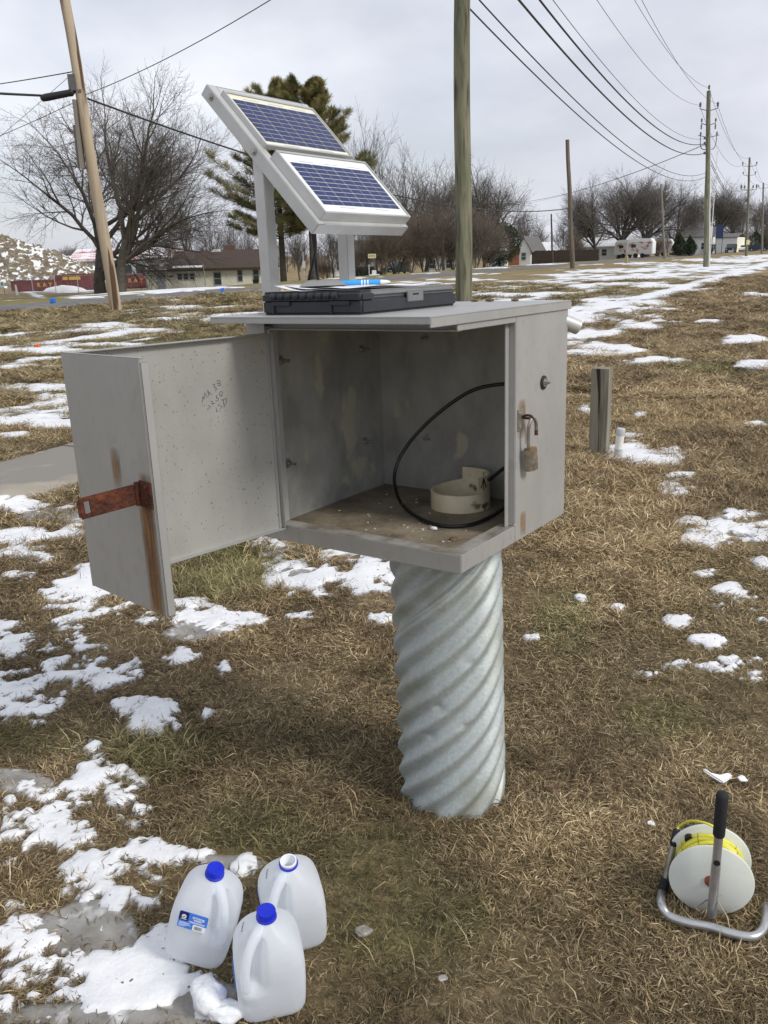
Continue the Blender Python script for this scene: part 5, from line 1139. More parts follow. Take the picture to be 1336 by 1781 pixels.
def grow(seed, H, r0, trunk, nch, ang, lens, up, wig, rmin=.010, stems=1, start=.25, spread0=0):
    """bare tree. nch: children per level; lens: length of each level relative to H; up: upward pull; ang: leaving angle"""
    R_ = random.Random(seed); segs = [[], []]
    def nrm(v): return v.normalized() if v.length > 1e-9 else Vector((0, 0, 1))
    def branch(p, d, ln, r, lv):
        n_ = 5 if lv < 2 else (4 if lv < 3 else 3); ps = [p]; rs = [r]; dd = d
        for i in range(n_):
            dd = nrm(dd + Vector((R_.gauss(0, wig), R_.gauss(0, wig), R_.gauss(0, wig))) + Vector((0, 0, up[min(lv, len(up) - 1)])))
            ps.append(ps[-1] + dd * ln / n_); rs.append(max(rmin * .7, r * (1 - (.48 if lv < 2 else .62) * (i + 1) / n_)))
            segs[0 if lv == 0 or (lv == 1 and rs[-1] > .07) else 1].append((*ps[-2], *ps[-1], rs[-2], rs[-1]))
        if lv + 1 > len(nch): return
        nc = nch[lv]
        for c in range(nc):
            t = start + (1 - start) * ((c + R_.random() * .9) / nc) if lv else trunk + (1 - trunk) * ((c + R_.random()) / nc)
            t = min(t, .999); i = int(t * n_); f = t * n_ - i; q = ps[i].lerp(ps[i + 1], f); rr_ = rs[i] + (rs[i + 1] - rs[i]) * f
            dl = nrm(ps[i + 1] - ps[i]); o_ = dl.orthogonal().normalized(); az = R_.uniform(0, 6.283); side = o_ * math.cos(az) + dl.cross(o_) * math.sin(az)
            a = R(R_.uniform(*ang[min(lv, len(ang) - 1)])); nd = nrm(dl * math.cos(a) + side * math.sin(a))
            l2 = H * lens[lv] * R_.uniform(.6, 1.15) * (1.15 - .5 * t); branch(q, nd, l2, max(rmin, rr_ * (R_.uniform(.5, .8) if lv < 2 else R_.uniform(.42, .66))), lv + 1)
        branch(ps[-1], dd, H * lens[lv] * .8, max(rmin, rs[-1] * .95), lv + 1)
    for s in range(stems):
        a = R_.uniform(0, 6.283); d = nrm(Vector((math.cos(a) * spread0, math.sin(a) * spread0, 1))); off = Vector((math.cos(a), math.sin(a), 0)) * (.0 if stems == 1 else r0 * 2)
        branch(off + Vector((0, 0, -.1)), d, H * (trunk if stems == 1 and trunk > .9 else .42), r0 * (1 if stems == 1 else R_.uniform(.6, 1)), 0)
    return segs
def tree_meshes(seed, **kw):
    s = grow(seed, **kw); out_ = []
    for k, part in enumerate(s):
        V, Qd = seg_mesh(np.array(part), 8 if k == 0 else 3); out_.append(fast(V, Qd))
    return out_
KIND = {}
KIND['cottonwood'] = (tree_meshes(4, H=25, r0=.60, trunk=.28, nch=[6, 6, 5, 5, 4], ang=[(12, 34), (18, 40), (22, 48), (22, 55)], lens=[.52, .27, .17, .10, .05], up=[.02, .06, .07, .05, .03], wig=.10, rmin=.012), 'bark', 'twig')
KIND['elm'] = (tree_meshes(9, H=17, r0=.62, trunk=.34, nch=[7, 6, 6, 5, 3], ang=[(30, 64), (22, 50), (24, 58), (24, 62)], lens=[.50, .32, .20, .12, .06], up=[.02, .02, -.02, -.03, -.03], wig=.11, rmin=.012), 'bark_dark', 'twig_dark')
KIND['round_a'] = (tree_meshes(15, H=14, r0=.40, trunk=.30, nch=[10, 6, 5, 4, 3], ang=[(15, 62), (24, 55), (22, 50), (22, 55)], lens=[.50, .30, .19, .115, .06], up=[.02, .035, .03, .02, .01], wig=.10, rmin=.0115), 'bark_dark', 'twig_dark')
KIND['round_b'] = (tree_meshes(23, H=14, r0=.46, trunk=.24, nch=[11, 6, 5, 4, 3], ang=[(12, 66), (24, 55), (22, 50), (22, 55)], lens=[.52, .30, .19, .115, .06], up=[.02, .035, .03, .02, .01], wig=.09, rmin=.0115), 'bark_dark', 'twig_dark')
KIND['slim'] = (tree_meshes(31, H=12, r0=.18, trunk=.34, nch=[7, 5, 5, 4], ang=[(16, 42), (20, 45), (20, 50)], lens=[.42, .26, .16, .09], up=[.03, .08, .07, .04], wig=.10, rmin=.011), 'bark', 'twig')
KIND['slim_b'] = (tree_meshes(37, H=12, r0=.16, trunk=.28, nch=[8, 5, 5, 4], ang=[(16, 40), (20, 45), (20, 50)], lens=[.40, .26, .16, .09], up=[.03, .09, .08, .04], wig=.12, rmin=.011), 'bark', 'twig')
KIND['brush'] = (tree_meshes(43, H=6, r0=.07, trunk=.12, nch=[5, 5, 4, 3], ang=[(14, 40), (18, 45), (20, 50)], lens=[.52, .32, .2, .12], up=[.06, .07, .05, .04], wig=.10, rmin=.009, stems=7, spread0=.34), 'brush', 'brush')
KIND['brush_b'] = (tree_meshes(47, H=6, r0=.06, trunk=.15, nch=[5, 5, 4, 3], ang=[(14, 46), (18, 50), (20, 55)], lens=[.5, .32, .2, .12], up=[.05, .06, .04, .02], wig=.12, rmin=.009, stems=8, spread0=.45), 'brush', 'brush')
print('tree polys', {k: [len(m.polygons) for m in v[0]] for k, v in KIND.items()})
MADE = {}
for kname, (ms, bm_, tm_) in KIND.items():
    ms[0].materials.append(M[bm_]); ms[1].materials.append(M[tm_])
def tree(kind, u, Y, label, sc=1.0, rz=0.0, sx=1.0, cat='tree', group='bare trees beyond the road', name='bare_tree', dz=0, lean=0):
    g = gp(u, Y); e = empty(name, g + Vector((0, 0, dz)), (0, R(lean), rz), label, cat, group); e.scale = (sc * sx, sc * sx, sc)
    link('trunk', KIND[kind][0][0], None, e); link('crown', KIND[kind][0][1], None, e); return e
tree('cottonwood', 211, 84, 'tall pale bare tree rising behind the leaning tan pole', .68, .4, 1.28)
tree('elm', 176, 92, 'wide dark spreading bare tree left of the tan pole', 1.0, 1.9, 1.06)
tree('slim', -70, 88, 'bare tree with only branch tips showing at the left edge', 1.3, 1.0)
tree('slim', 330, 118, 'bare tree behind the left end of the cream house roof', 1.05, .5)
tree('slim_b', 372, 125, 'bare tree behind the middle of the cream house roof', .85, 2.2)
tree('slim', 405, 130, 'bare tree behind the right end of the cream house roof', .8, 4.0)
tree('slim_b', 300, 135, 'thin bare tree between the red roof and the cream house', .8, 1.2)
tree('slim', 655, 98, 'tall slender bare tree right of the pines, tips above the panels', 1.35, .9, .8)
tree('slim_b', 705, 112, 'tall bare tree behind the reddish brush, left of two', 1.22, 2.0, 1.1)
tree('round_a', 742, 118, 'broad bare tree behind the reddish brush near the green-stained pole', .84, .7)
tree('slim', 772, 108, 'bare tree just left of the green-stained pole', 1.0, 3.1)
tree('slim_b', 580, 100, 'small bare tree standing between the pines', .62, .3)
tree('slim', 615, 112, 'small bare tree behind the right solar post', .7, 2.6)
tree('slim_b', 640, 118, 'small bare tree behind the yellow sign', .75, 5.0)
tree('slim', 522, 118, 'thin bare tree seen between the two pine trunks', .7, 1.5)
tree('round_b', 858, 132, 'bare tree right of the green-stained pole behind the dark bush', .95, 4.2)
tree('slim', 842, 120, 'tall thin bare tree over the dark evergreen bush', .95, 1.2)
tree('slim_b', 908, 150, 'pale bare tree left of the dark pole', .85, .8)
tree('slim', 940, 165, 'thin far bare tree left of the brown pole', .72, .2)
tree('slim_b', 975, 150, 'small bare tree between the dark and brown poles', .62, 2.9)
tree('round_a', 1040, 136, 'bare tree right of the brown pole, first of the round group', .74, 2.4, 1.0)
tree('round_b', 1076, 144, 'round bare tree in the middle of the group right of the brown pole', .84, .3, 1.05)
tree('round_b', 1126, 150, 'biggest round bare tree behind the grey pole', .88, 2.7, 1.2)
tree('round_a', 1168, 172, 'round bare tree right of the grey pole', .80, 5.1)
tree('slim_b', 1200, 190, 'bare tree left of the conduit pole', .85, 1.0, 1.3)
tree('round_a', 1245, 215, 'bare tree right of the conduit pole', 1.02, 3.9)
tree('round_b', 1274, 240, 'far bare tree above the white shed', 1.0, 4.8)
tree('slim', 1290, 230, 'far thin bare tree left of the insulator pole', 1.05, 2.0)
tree('slim_b', 1312, 250, 'far bare tree between the last two poles', 1.15, .6)
tree('round_a', 1345, 265, 'far bare tree at the right edge', 1.0, 1.3)
tree('round_b', 1010, 185, 'far bare tree behind the brown pole', .7, 1.9)
tree('slim', 430, 150, 'far bare tree behind the cream house chimney', .7, 3.3)
tree('round_a', 255, 190, 'far bare tree behind the red roof', .55, .2); tree('round_b', 120, 230, 'far bare tree right of the debris mound', .5, .9)
for i, (u_, Y_, s_, k_) in enumerate([(668, 88, .92, 'brush'), (690, 92, .85, 'brush_b'), (716, 90, 1.0, 'brush'), (738, 94, 1.05, 'brush_b'), (762, 92, 1.1, 'brush'), (788, 96, .95, 'brush_b'), (828, 92, 1.0, 'brush'), (848, 96, .82, 'brush_b'), (603, 96, .6, 'brush'), (628, 100, .7, 'brush_b'), (1145, 140, .5, 'brush'), (1000, 128, .7, 'brush_b'), (566, 98, .45, 'brush_b')]):
    where = ['left of the yellow sign post', 'in front of the dark parked car', 'right of the dark parked car', 'below the brown tree trunks', 'filling the gap before the white house', 'touching the green-stained pole on its left', 'just right of the green-stained pole', 'in front of the small garage', 'behind the right solar post', 'under the right solar post by the road', 'beside the red and white trailers', 'at the end of the brown fence', 'between the pine trunks'][i]
    tree(k_, u_, Y_, 'reddish bare brush ' + where, s_ * .86, i * 1.1, 1.0, 'shrub', 'reddish bare brush along the road', 'bare_shrub')

# ---- pines
def pine_meshes(seed, H, r0, base, spreadf, dens=1.0):
    R_ = random.Random(seed); tr = [(0, 0, -.2, 0, 0, H * .5, r0, r0 * .6), (0, 0, H * .5, .1, 0, H * .97, r0 * .6, .03)]; tw = []; ND = []
    z = base
    while z < H * .985:
        f = (z - base) / (H - base); ln = spreadf * (math.sin(min(1, f * 2.2 + .35) * math.pi / 2)) * (1 - f) ** .72 + .5
        for b in range(R_.choice((4, 4, 5))):
            if R_.random() < .16: continue
            a = R_.uniform(0, 6.283); l_ = ln * R_.uniform(.55, 1.2); p = Vector((0, 0, z)); d = Vector((math.cos(a), math.sin(a), .10 + .35 * f)).normalized(); n_ = 6
            for i in range(n_):
                d = (d + Vector((R_.gauss(0, .08), R_.gauss(0, .08), .05 + .05 * f))).normalized(); q = p + d * l_ / n_; tw.append((*p, *q, .05 * (1 - i / 7), .05 * (1 - (i + 1) / 7)))
                if i >= 1:
                    for s in range(int(6 * dens)):
                        sd_ = Vector((-d.y, d.x, 0)).normalized() * R_.choice((-1, 1)); dd = (d * R_.uniform(.4, 1) + sd_ * R_.uniform(.2, 1) + Vector((0, 0, R_.uniform(-.05, .35)))).normalized()
                        l2 = l_ * .26 * R_.uniform(.5, 1.2) * (1.2 - i / 8); st_ = p.lerp(q, R_.random()); tw.append((*st_, *(st_ + dd * l2), .02, .008))
                        for t in (.35, .6, .8, 1.0): ND.append((st_ + dd * l2 * t, dd))
                p = q
            ND += [(p, d)] * 3
        z += H * R_.uniform(.024, .042)
    V, Qd = [], []; k = 0
    for p, d in ND:
        for q in range(9):
            o_ = Vector((R_.gauss(0, 1), R_.gauss(0, 1), R_.gauss(.25, .8))).normalized(); dd = (d * .75 + o_ * .9).normalized(); sd_ = dd.orthogonal().normalized() * .015; l_ = R_.uniform(.25, .5); c = p + o_ * .10
            V += [c - sd_, c + sd_, c + dd * l_ + sd_ * .5, c + dd * l_ - sd_ * .5]; Qd.append((k, k + 1, k + 2, k + 3)); k += 4
    va, qa = seg_mesh(np.array(tr), 10); vb, qb = seg_mesh(np.array(tw), 3)
    return fast(va, qa), fast(vb, qb), fast(np.array([tuple(v) for v in V]), Qd)
def pine(u, Y, H, label, seed, base, sp_, rz=0):
    t_, b_, n_ = pine_meshes(seed, H, .34, base, sp_); g = gp(u, Y); e = empty('pine_tree', g, (0, 0, rz), label, 'pine tree', 'pines behind the solar panels')
    link('trunk', t_, M['bark_dark'], e); link('branches', b_, M['bark_dark'], e); link('crown', n_, M['needle'], e)
pine(494, 86, 17.6, 'left pine with sparse layered branches behind the solar panels', 3, 4.2, 7.6)
pine(546, 84, 16.8, 'right pine with long side plumes behind the solar panels', 8, 4.8, 7.2, 2.0)
# evergreen shrubs
def leafy(name, u, Y, H, rad, label, cat, seed, cone=False, n_=5200, mat='evergreen'):
    r_ = np.random.default_rng(seed); V, Qd = [], []
    d = r_.normal(size=(n_, 3)); d /= np.linalg.norm(d, axis=1, keepdims=True); q = r_.uniform(0.35, 1, n_) ** .4 * (1 + .22 * (fbm(d[:, 0] * 2.2 + d[:, 2], d[:, 1] * 2.2 + d[:, 2] * .7, seed, 3) - .5) * 2)
    P = d * q[:, None]
    if cone: z = (P[:, 2] + 1) / 2; P[:, :2] *= (1.25 * (1 - z[:, None] ** 1.6) + .06); P = np.stack([P[:, 0] * rad, P[:, 1] * rad, z * H], -1)
    else: P = np.stack([P[:, 0] * rad, P[:, 1] * rad, (P[:, 2] * .5 + .5) * H], -1)
    a = r_.normal(size=(n_, 3)); a /= np.linalg.norm(a, axis=1, keepdims=True); b = np.cross(a, r_.normal(size=(n_, 3))); b /= np.linalg.norm(b, axis=1, keepdims=True); s = r_.uniform(.05, .12, n_)[:, None]
    V = np.stack([P - a * s, P + b * s * .6, P + a * s, P - b * s * .6], 1).reshape(-1, 3); Qd = np.arange(n_ * 4).reshape(-1, 4)
    g = gp(u, Y); e = empty(name, g, (0, 0, 0), label, cat)
    link('crown', fast(V, Qd), M[mat], e); MB().tube([(0, 0, -.1), (0, 0, H * .7)], [.12, .03], 7).build('trunk', M['bark_dark'], e)
leafy('evergreen_bush', 868, 104, 4.9, 2.4, 'dark green rounded evergreen bush beside the brick chimney', 'bush', 3, n_=9000)
leafy('cone_shrub', 1181, 142, 3.4, 1.25, 'dark cone-shaped evergreen, left one of the pair', 'shrub', 5, True)
leafy('cone_shrub', 1198, 142, 3.2, 1.15, 'dark cone-shaped evergreen, right one of the pair', 'shrub', 6, True)
leafy('evergreen_bush', 1312, 205, 4.6, 2.2, 'dark evergreen bush between the last two poles', 'bush', 9, True, 5000)
leafy('evergreen_bush', 1338, 205, 5.0, 2.6, 'dark evergreen bush at the right edge', 'bush', 10, False, 5000)

# ================================================================== BUILDINGS
def rootat(name, u, Y, rz, label, cat, group=None): g = gp(u, Y); return empty(name, g, (0, 0, rz), label, cat, group)
def part(e, name, mat, fn, bevel=0, **kw): b = MB(); fn(b); return b.build(name, M[mat], e, bevel=bevel, **kw)
def window(e, x, z, w_, h_, y=0.0, panes=1, mat='grey_paint'):
    f = part(e, 'window', mat, lambda b: (b.box(x - w_ / 2 - .07, x + w_ / 2 + .07, y - .04, y + .02, z - .07, z), b.box(x - w_ / 2 - .07, x + w_ / 2 + .07, y - .04, y + .02, z + h_, z + h_ + .07),
             b.box(x - w_ / 2 - .07, x - w_ / 2, y - .04, y + .02, z, z + h_), b.box(x + w_ / 2, x + w_ / 2 + .07, y - .04, y + .02, z, z + h_), b.box(x - w_ / 2, x + w_ / 2, y - .03, y + .01, z + h_ / 2 - .025, z + h_ / 2 + .025)))
    for k in range(panes):
        a = x - w_ / 2 + w_ * k / panes
        part(f, 'pane', 'glass', lambda b: b.box(a + .02, a + w_ / panes - .02, y - .012, y - .006, z + .01, z + h_ / 2 - .03)); part(f, 'pane', 'glass', lambda b: b.box(a + .02, a + w_ / panes - .02, y - .012, y - .006, z + h_ / 2 + .03, z + h_ - .01))
    return f
def gable_roof(b, x0, x1, y0, y1, z, rise, oh=.35, th=.14, hip=0.0):
    ym = (y0 + y1) / 2; s = rise / (ym - y0); e0 = z - oh * s
    b.add([(x0 - oh, y0 - oh, e0), (x1 + oh, y0 - oh, e0), (x1 + oh - hip, ym, z + rise), (x0 - oh + hip, ym, z + rise), (x0 - oh, y1 + oh, e0), (x1 + oh, y1 + oh, e0),
           (x0 - oh, y0 - oh, e0 + th), (x1 + oh, y0 - oh, e0 + th), (x1 + oh - hip, ym, z + rise + th), (x0 - oh + hip, ym, z + rise + th), (x0 - oh, y1 + oh, e0 + th), (x1 + oh, y1 + oh, e0 + th)],
          [(0, 1, 2, 3), (3, 2, 5, 4), (6, 9, 8, 7), (9, 10, 11, 8), (0, 6, 7, 1), (4, 5, 11, 10), (1, 7, 8, 2), (2, 8, 11, 5), (0, 3, 9, 6), (3, 4, 10, 9)])
def gable_walls(b, x0, x1, y0, y1, h, rise):
    ym = (y0 + y1) / 2; b.prism([(y0, -.6), (y1, -.6), (y1, h), (ym, h + rise), (y0, h)], x0, x1, 'x')
# cream house: front wall along local x, front at y=0
hs_ = rootat('cream_house', 258, 100, R(-3), 'long low cream sided house with brown roof across the road', 'house')
HL = 13.3
part(hs_, 'wall', 'siding', lambda b: (gable_walls(b, 2.9, HL, 0.02, 7.5, 2.45, 1.75), b.box(0, 2.9, .02, 5.5, -.6, 2.35)))
for k in range(15):
    part(hs_, 'siding_board', 'siding', lambda b: b.prism([(-.022, k * .163), (.02, k * .163), (.02, k * .163 + .158), (-.004, k * .163 + .158)], 0.0, HL, 'x'))
rf = part(hs_, 'roof', 'shingle', lambda b: gable_roof(b, 2.9, HL, .02, 7.5, 2.45, 1.75, .45, .14, .0))
part(hs_, 'lean_to_roof', 'shingle', lambda b: b.prism([(-.5, 2.22), (5.9, 2.62), (5.9, 2.72), (-.5, 2.34)], -.5, 2.9, 'x'))
part(rf, 'chimney', 'brick_dull', lambda b: b.box(8.0, 9.3, 4.2, 4.9, 3.7, 4.85)); part(rf, 'roof_vent', 'snow_roof', lambda b: b.prism([(6.6, 4.15), (7.9, 4.15), (7.5, 4.45), (7.0, 4.45)], 3.4, 3.9, 'y'))
part(rf, 'snow_strip', 'snow_roof', lambda b: b.prism([(-.30, 2.50), (.10, 2.69), (.10, 2.74), (-.30, 2.56)], 3.1, 6.4, 'x'))
part(hs_, 'fascia', 'shingle', lambda b: b.box(2.5, HL + .45, -.47, -.43, 2.16, 2.40))
dr = part(hs_, 'door', 'grey_paint', lambda b: b.box(1.15, 2.05, -.05, .0, .05, 2.08)); part(dr, 'handle', 'hardware', lambda b: b.box(1.22, 1.28, -.09, -.05, 1.0, 1.08))
for x_ in (3.75, 4.45, 5.15): window(hs_, x_, 1.25, .50, .62, -.02)
window(hs_, 8.0, .62, .78, 1.3, -.02); window(hs_, 10.55, .95, .50, 1.15, -.02); window(hs_, 12.35, .95, .62, 1.15, -.02)
part(hs_, 'foundation', 'grey_paint', lambda b: b.box(0.0, HL, -.03, .02, -.4, -.002)); part(hs_, 'downspout', 'shingle', lambda b: (b.tube([(HL + .25, -.35, 2.2), (HL - .03, -.08, 1.9), (HL - .03, -.08, .1)], .06, 6)))
part(hs_, 'light', 'hardware', lambda b: b.box(2.70, 2.95, -.12, -.02, 1.55, 1.75)); part(hs_, 'vent', 'hardware', lambda b: b.box(2.7, 3.2, -.06, -.02, -.05, .12))
bn = rootat('rubbish_bin', 446, 98, 0, 'black wheeled rubbish bin at the corner of the cream house', 'bin')
part(bn, 'bin_body', 'rubber', lambda b: b.prism([(-.24, 0), (.24, 0), (.30, .85), (-.30, .85)], -.28, .28, 'y')); part(bn, 'bin_lid', 'rubber', lambda b: b.box(-.33, .33, -.32, .32, .85, .92))
# long red roofed building
rb = rootat('red_roof_building', 128, 165, R(-2), 'long low building with snowy red roof behind the big trees', 'building')
part(rb, 'wall', 'grey_paint', lambda b: b.box(0, 20, .0, 10, -1, 3.4)); part(rb, 'roof', 'red_roof', lambda b: gable_roof(b, 0, 20, 0, 10, 3.6, 1.6, .5, .5))
for k in range(7): part(rb, 'window', 'glass', lambda b: b.box(1.5 + k * 2.6, 3.3 + k * 2.6, -.03, .0, .8, 2.6))
# debris mound
def mound():
    n_, m_ = 190, 110; V = []
    for j in range(m_):
        for i in range(n_):
            x_ = (i / (n_ - 1) - .5) * 44; y_ = (j / (m_ - 1) - .5) * 26
            h = 8.0 * max(0, 1 - math.hypot(x_ / 20, y_ / 12)) ** .85
            V.append((x_, y_, h))
    V = np.array(V); k = V[:, 2] > 0
    V[:, 2] += k * ((fbm(V[:, 0] * .8, V[:, 1] * .8, 5, 6, .74) - .5) * 3.0 * np.clip(V[:, 2] / 1.5, 0, 1)); V[:, 2] -= .3
    ii = np.arange(n_ * m_).reshape(m_, n_); return fast(V, np.stack([ii[:-1, :-1], ii[:-1, 1:], ii[1:, 1:], ii[1:, :-1]], -1).reshape(-1, 4))
g = gp(10, 142); o = link('debris_mound', mound(), M['debris'], loc=g); tag(o, 'large mound of brown rubble dusted with snow at the left edge', 'mound')
rr = random.Random(14); rub = [lump(60 + i, .5, .38, .28, .5, 9, 6) for i in range(4)]
# roll-off containers
def container(u, Y, L_, H_c, label, text=None, mat='red_metal'):
    e = rootat('skip_container', u, Y, R(-4), label, 'skip', 'red roll-off skips behind the fence')
    part(e, 'body', mat, lambda b: (b.box(0, L_, 0, .06, .15, H_c), b.box(0, L_, 2.2, 2.26, .15, H_c), b.box(0, .06, .06, 2.2, .15, H_c), b.box(L_ - .06, L_, .06, 2.2, .15, H_c), b.box(.06, L_ - .06, .06, 2.2, .15, .22)))
    part(e, 'top_rim', mat, lambda b: (b.box(-.05, L_ + .05, -.07, .0, H_c - .12, H_c + .02), b.box(-.05, L_ + .05, 2.26, 2.33, H_c - .12, H_c + .02)))
    n_ = int(L_ / .62); rib = MB().box(-.05, .05, -.07, 0, .15, H_c - .12).mesh()
    for k in range(n_ + 1): link('rib', rib, M[mat], e, loc=(k * L_ / n_, 0, 0))
    part(e, 'skid', 'hardware', lambda b: (b.box(.2, L_ - .2, .5, .65, 0, .15), b.box(.2, L_ - .2, 1.6, 1.75, 0, .15)))
    if text:
        for i, ch in enumerate(text): link('letter', text_mesh(ch, .72, .015, .012), M['yellow_paint'], e, loc=(L_ * .52 + i * .75, -.10, H_c * .42), rot=(R(90), 0, 0))
    return e
container(22, 112, 6.4, 1.35, 'long low red container with spaced yellow letters below the mound', 'RAYS')
e = container(100, 112, 4.4, 1.95, 'taller red container with a yellow painted block right of the long one'); part(e, 'painted_block', 'yellow_paint', lambda b: (b.box(.9, 1.55, -.09, -.075, 1.3, 1.7), b.box(1.7, 3.2, -.09, -.075, 1.3, 1.7)))
container(205, 114, 2.9, 1.75, 'red container with yellow letters right of the tan pole', 'RAYS')
container(236, 116, 3.0, 1.25, 'low dull red container against the cream house', None, 'brick')
# chain-link fence
cf = rootat('chain_link_fence', -20, 104, R(-3), 'chain-link fence in front of the red containers', 'fence')
for k in range(8): part(cf, 'fence_post', 'grey_paint', lambda b: b.tube([(k * 2.7, 0, -.1), (k * 2.7, 0, 2.0 if k != 2 else 2.8)], .045, 7))
part(cf, 'top_rail', 'grey_paint', lambda b: b.tube([(0, 0, 1.95), (18.9, 0, 1.95)], .022, 5))
wm = MB()
for k in range(0, 126): x_ = k * .15; wm.tube([(x_, 0, .02), (x_ + 1.9, .0, 1.92)], .004, 3, False); wm.tube([(x_ + 1.9, .012, .02), (x_, .012, 1.92)], .004, 3, False)
o = wm.build('mesh', M['grey_paint'], cf); o['kind'] = 'stuff'
sg = rootat('notice_board', 4, 103, 0, 'white notice with green print on the fence at the left edge', 'sign'); part(sg, 'board', 'white_paint', lambda b: b.box(-.6, .42, -.05, -.02, .85, 1.5)); part(sg, 'print', 'sign_green', lambda b: (b.box(.02, .30, -.06, -.05, 1.05, 1.2), b.box(.05, .33, -.06, -.05, 1.25, 1.38))); part(sg, 'stake', 'hardware', lambda b: (b.box(-.5, -.45, -.02, .02, 0, .9), b.box(.3, .35, -.02, .02, 0, .9)))
gpst = rootat('gate_post', 30, 101, 0, 'short white gate post left of the red containers', 'post'); part(gpst, 'shaft', 'white_paint', lambda b: b.prism([(-.1, 0), (.16, 0), (.04, 1.15), (-.10, 1.15)], -.08, .08, 'y'), .01)
# snow bank in front of the containers
p = gp(112, 108); o = link('snow_bank', lump(12, 2.6, 1.0, .62, .3, 24, 12), M['snow_roof'], loc=p + Vector((0, 0, .1)), smooth=True); tag(o, 'heaped snow bank in front of the red containers', 'snow bank')

def small_house(u, Y, rz, L_, dp, h, rise, wall, roof, label, wins=(), door=None, cat='house', gable_front=False):
    e = rootat('house', u, Y, rz, label, cat)
    part(e, 'wall', wall, lambda b: gable_walls(b, 0, L_, 0, dp, h, rise)); part(e, 'roof', roof, lambda b: gable_roof(b, 0, L_, 0, dp, h, rise, .35, .14))
    for (x_, z_, w_, h__) in wins: window(e, x_, z_, w_, h__, -.02, 1, 'white_paint')
    if door: part(e, 'door', 'grey_paint', lambda b: b.box(door - .45, door + .45, -.05, 0, 0, 2.0))
    return e
small_house(575, 150, R(-5), 7, 7, 3.6, 2.0, 'white_paint', 'shingle_grey', 'white house glimpsed between the pines and the right solar post', [(1.6, 1, .9, 1.3), (4.5, 1, .9, 1.3)])
small_house(738, 128, R(-10), 5.6, 6, 2.9, 1.6, 'white_paint', 'shingle_grey', 'pale house hidden in the brush left of the green-stained pole', [(1.2, .9, .9, 1.2), (3.6, .9, .9, 1.2)])
e = small_house(852, 118, R(-12), 2.2, 5, 2.3, .8, 'white_paint', 'snow_roof', 'small white garage with ribbed door by the evergreen bush', cat='garage')
for k in range(7): part(e, 'door_slat', 'grey_paint', lambda b: b.box(.25, 1.95, -.05, 0, .1 + k * .29, .36 + k * .29))
bc_ = rootat('brick_chimney', 884, 112, R(-10), 'tall orange brick chimney beside the evergreen bush', 'chimney'); part(bc_, 'shaft', 'brick', lambda b: (b.box(0, .75, 0, .7, -.3, 4.6), b.box(.75, 1.35, 0, .7, -.3, 2.4), b.box(-.05, .80, -.05, .75, 4.45, 4.62)), .01)
e = rootat('house', 899, 122, R(-28), 'narrow white gabled house right of the brick chimney', 'house')
part(e, 'wall', 'white_paint', lambda b: b.prism([(0, -.5), (1.9, -.5), (1.9, 2.1), (.95, 3.7), (0, 2.1)], 0, 6, 'y')); part(e, 'roof', 'shingle_grey', lambda b: (b.prism([(-.25, 1.72), (.95, 3.74), (.95, 3.88), (-.38, 1.76)], -.3, 6.2, 'y'), b.prism([(2.15, 1.72), (.95, 3.74), (.95, 3.88), (2.28, 1.76)], -.3, 6.2, 'y'))); window(e, .95, .8, .6, .9, -.02)
bf_ = rootat('board_fence', 917, 122, R(-32), 'brown board fence along the road left of the brown pole', 'fence'); bd = MB().box(-.105, .105, -.02, .02, -.15, 1.85).mesh()
for k in range(46): link('board', bd, M['fence_wood'], bf_, loc=(k * .218, 0, rr.uniform(-.04, .05)))
for k in range(2): part(bf_, 'rail', 'fence_wood', lambda b: b.box(0, 10, .021, .07, .3 + k * 1.1, .42 + k * 1.1))
lw_ = rootat('long_shed', 925, 160, R(-20), 'long low shed with snow-covered roof behind the brown fence', 'shed'); part(lw_, 'wall', 'fence_wood', lambda b: gable_walls(b, 0, 13, 0, 6, 2.6, 1.4)); part(lw_, 'roof', 'snow_roof', lambda b: gable_roof(b, 0, 13, 0, 6, 2.6, 1.4, .4, .2))
small_house(1008, 150, R(-24), 8, 6, 2.4, 1.3, 'white_paint', 'snow_roof', 'low white house with snowy roof under the round bare trees', [(1.6, .9, .8, 1.0), (4.0, .9, .8, 1.0), (6.4, .9, .8, 1.0)], 2.8)
small_house(1058, 158, R(-24), 5, 6, 2.6, 1.4, 'siding', 'snow_roof', 'pale yellow house behind the round bare trees', [(1.3, .9, .8, 1.0), (3.6, .9, .8, 1.0)])
small_house(1183, 168, R(-26), 5.6, 5, 3.2, 1.5, 'white_paint', 'shingle_grey', 'grey-white gabled house behind the cone-shaped evergreens', [(1.4, .9, .9, 1.1), (4.1, .9, .9, 1.1)])
ws = rootat('white_shed', 1241, 190, R(-38), 'plain white box-shaped shed right of the conduit pole', 'shed'); part(ws, 'wall', 'white_paint', lambda b: b.box(0, 4.6, 0, 5.5, -.5, 3.0)); part(ws, 'side_wall', 'siding', lambda b: b.box(4.6, 4.66, .0, 5.5, -.5, 2.95)); part(ws, 'roof', 'shingle_grey', lambda b: gable_roof(b, 0, 4.6, 0, 5.5, 3.0, .7, .25, .12))
small_house(1315, 225, R(-30), 2.6, 5, 3.6, .9, 'grey_paint', 'shingle_grey', 'narrow pale grey house beside the last pole', [(1.2, 1.5, .8, 1.2)])
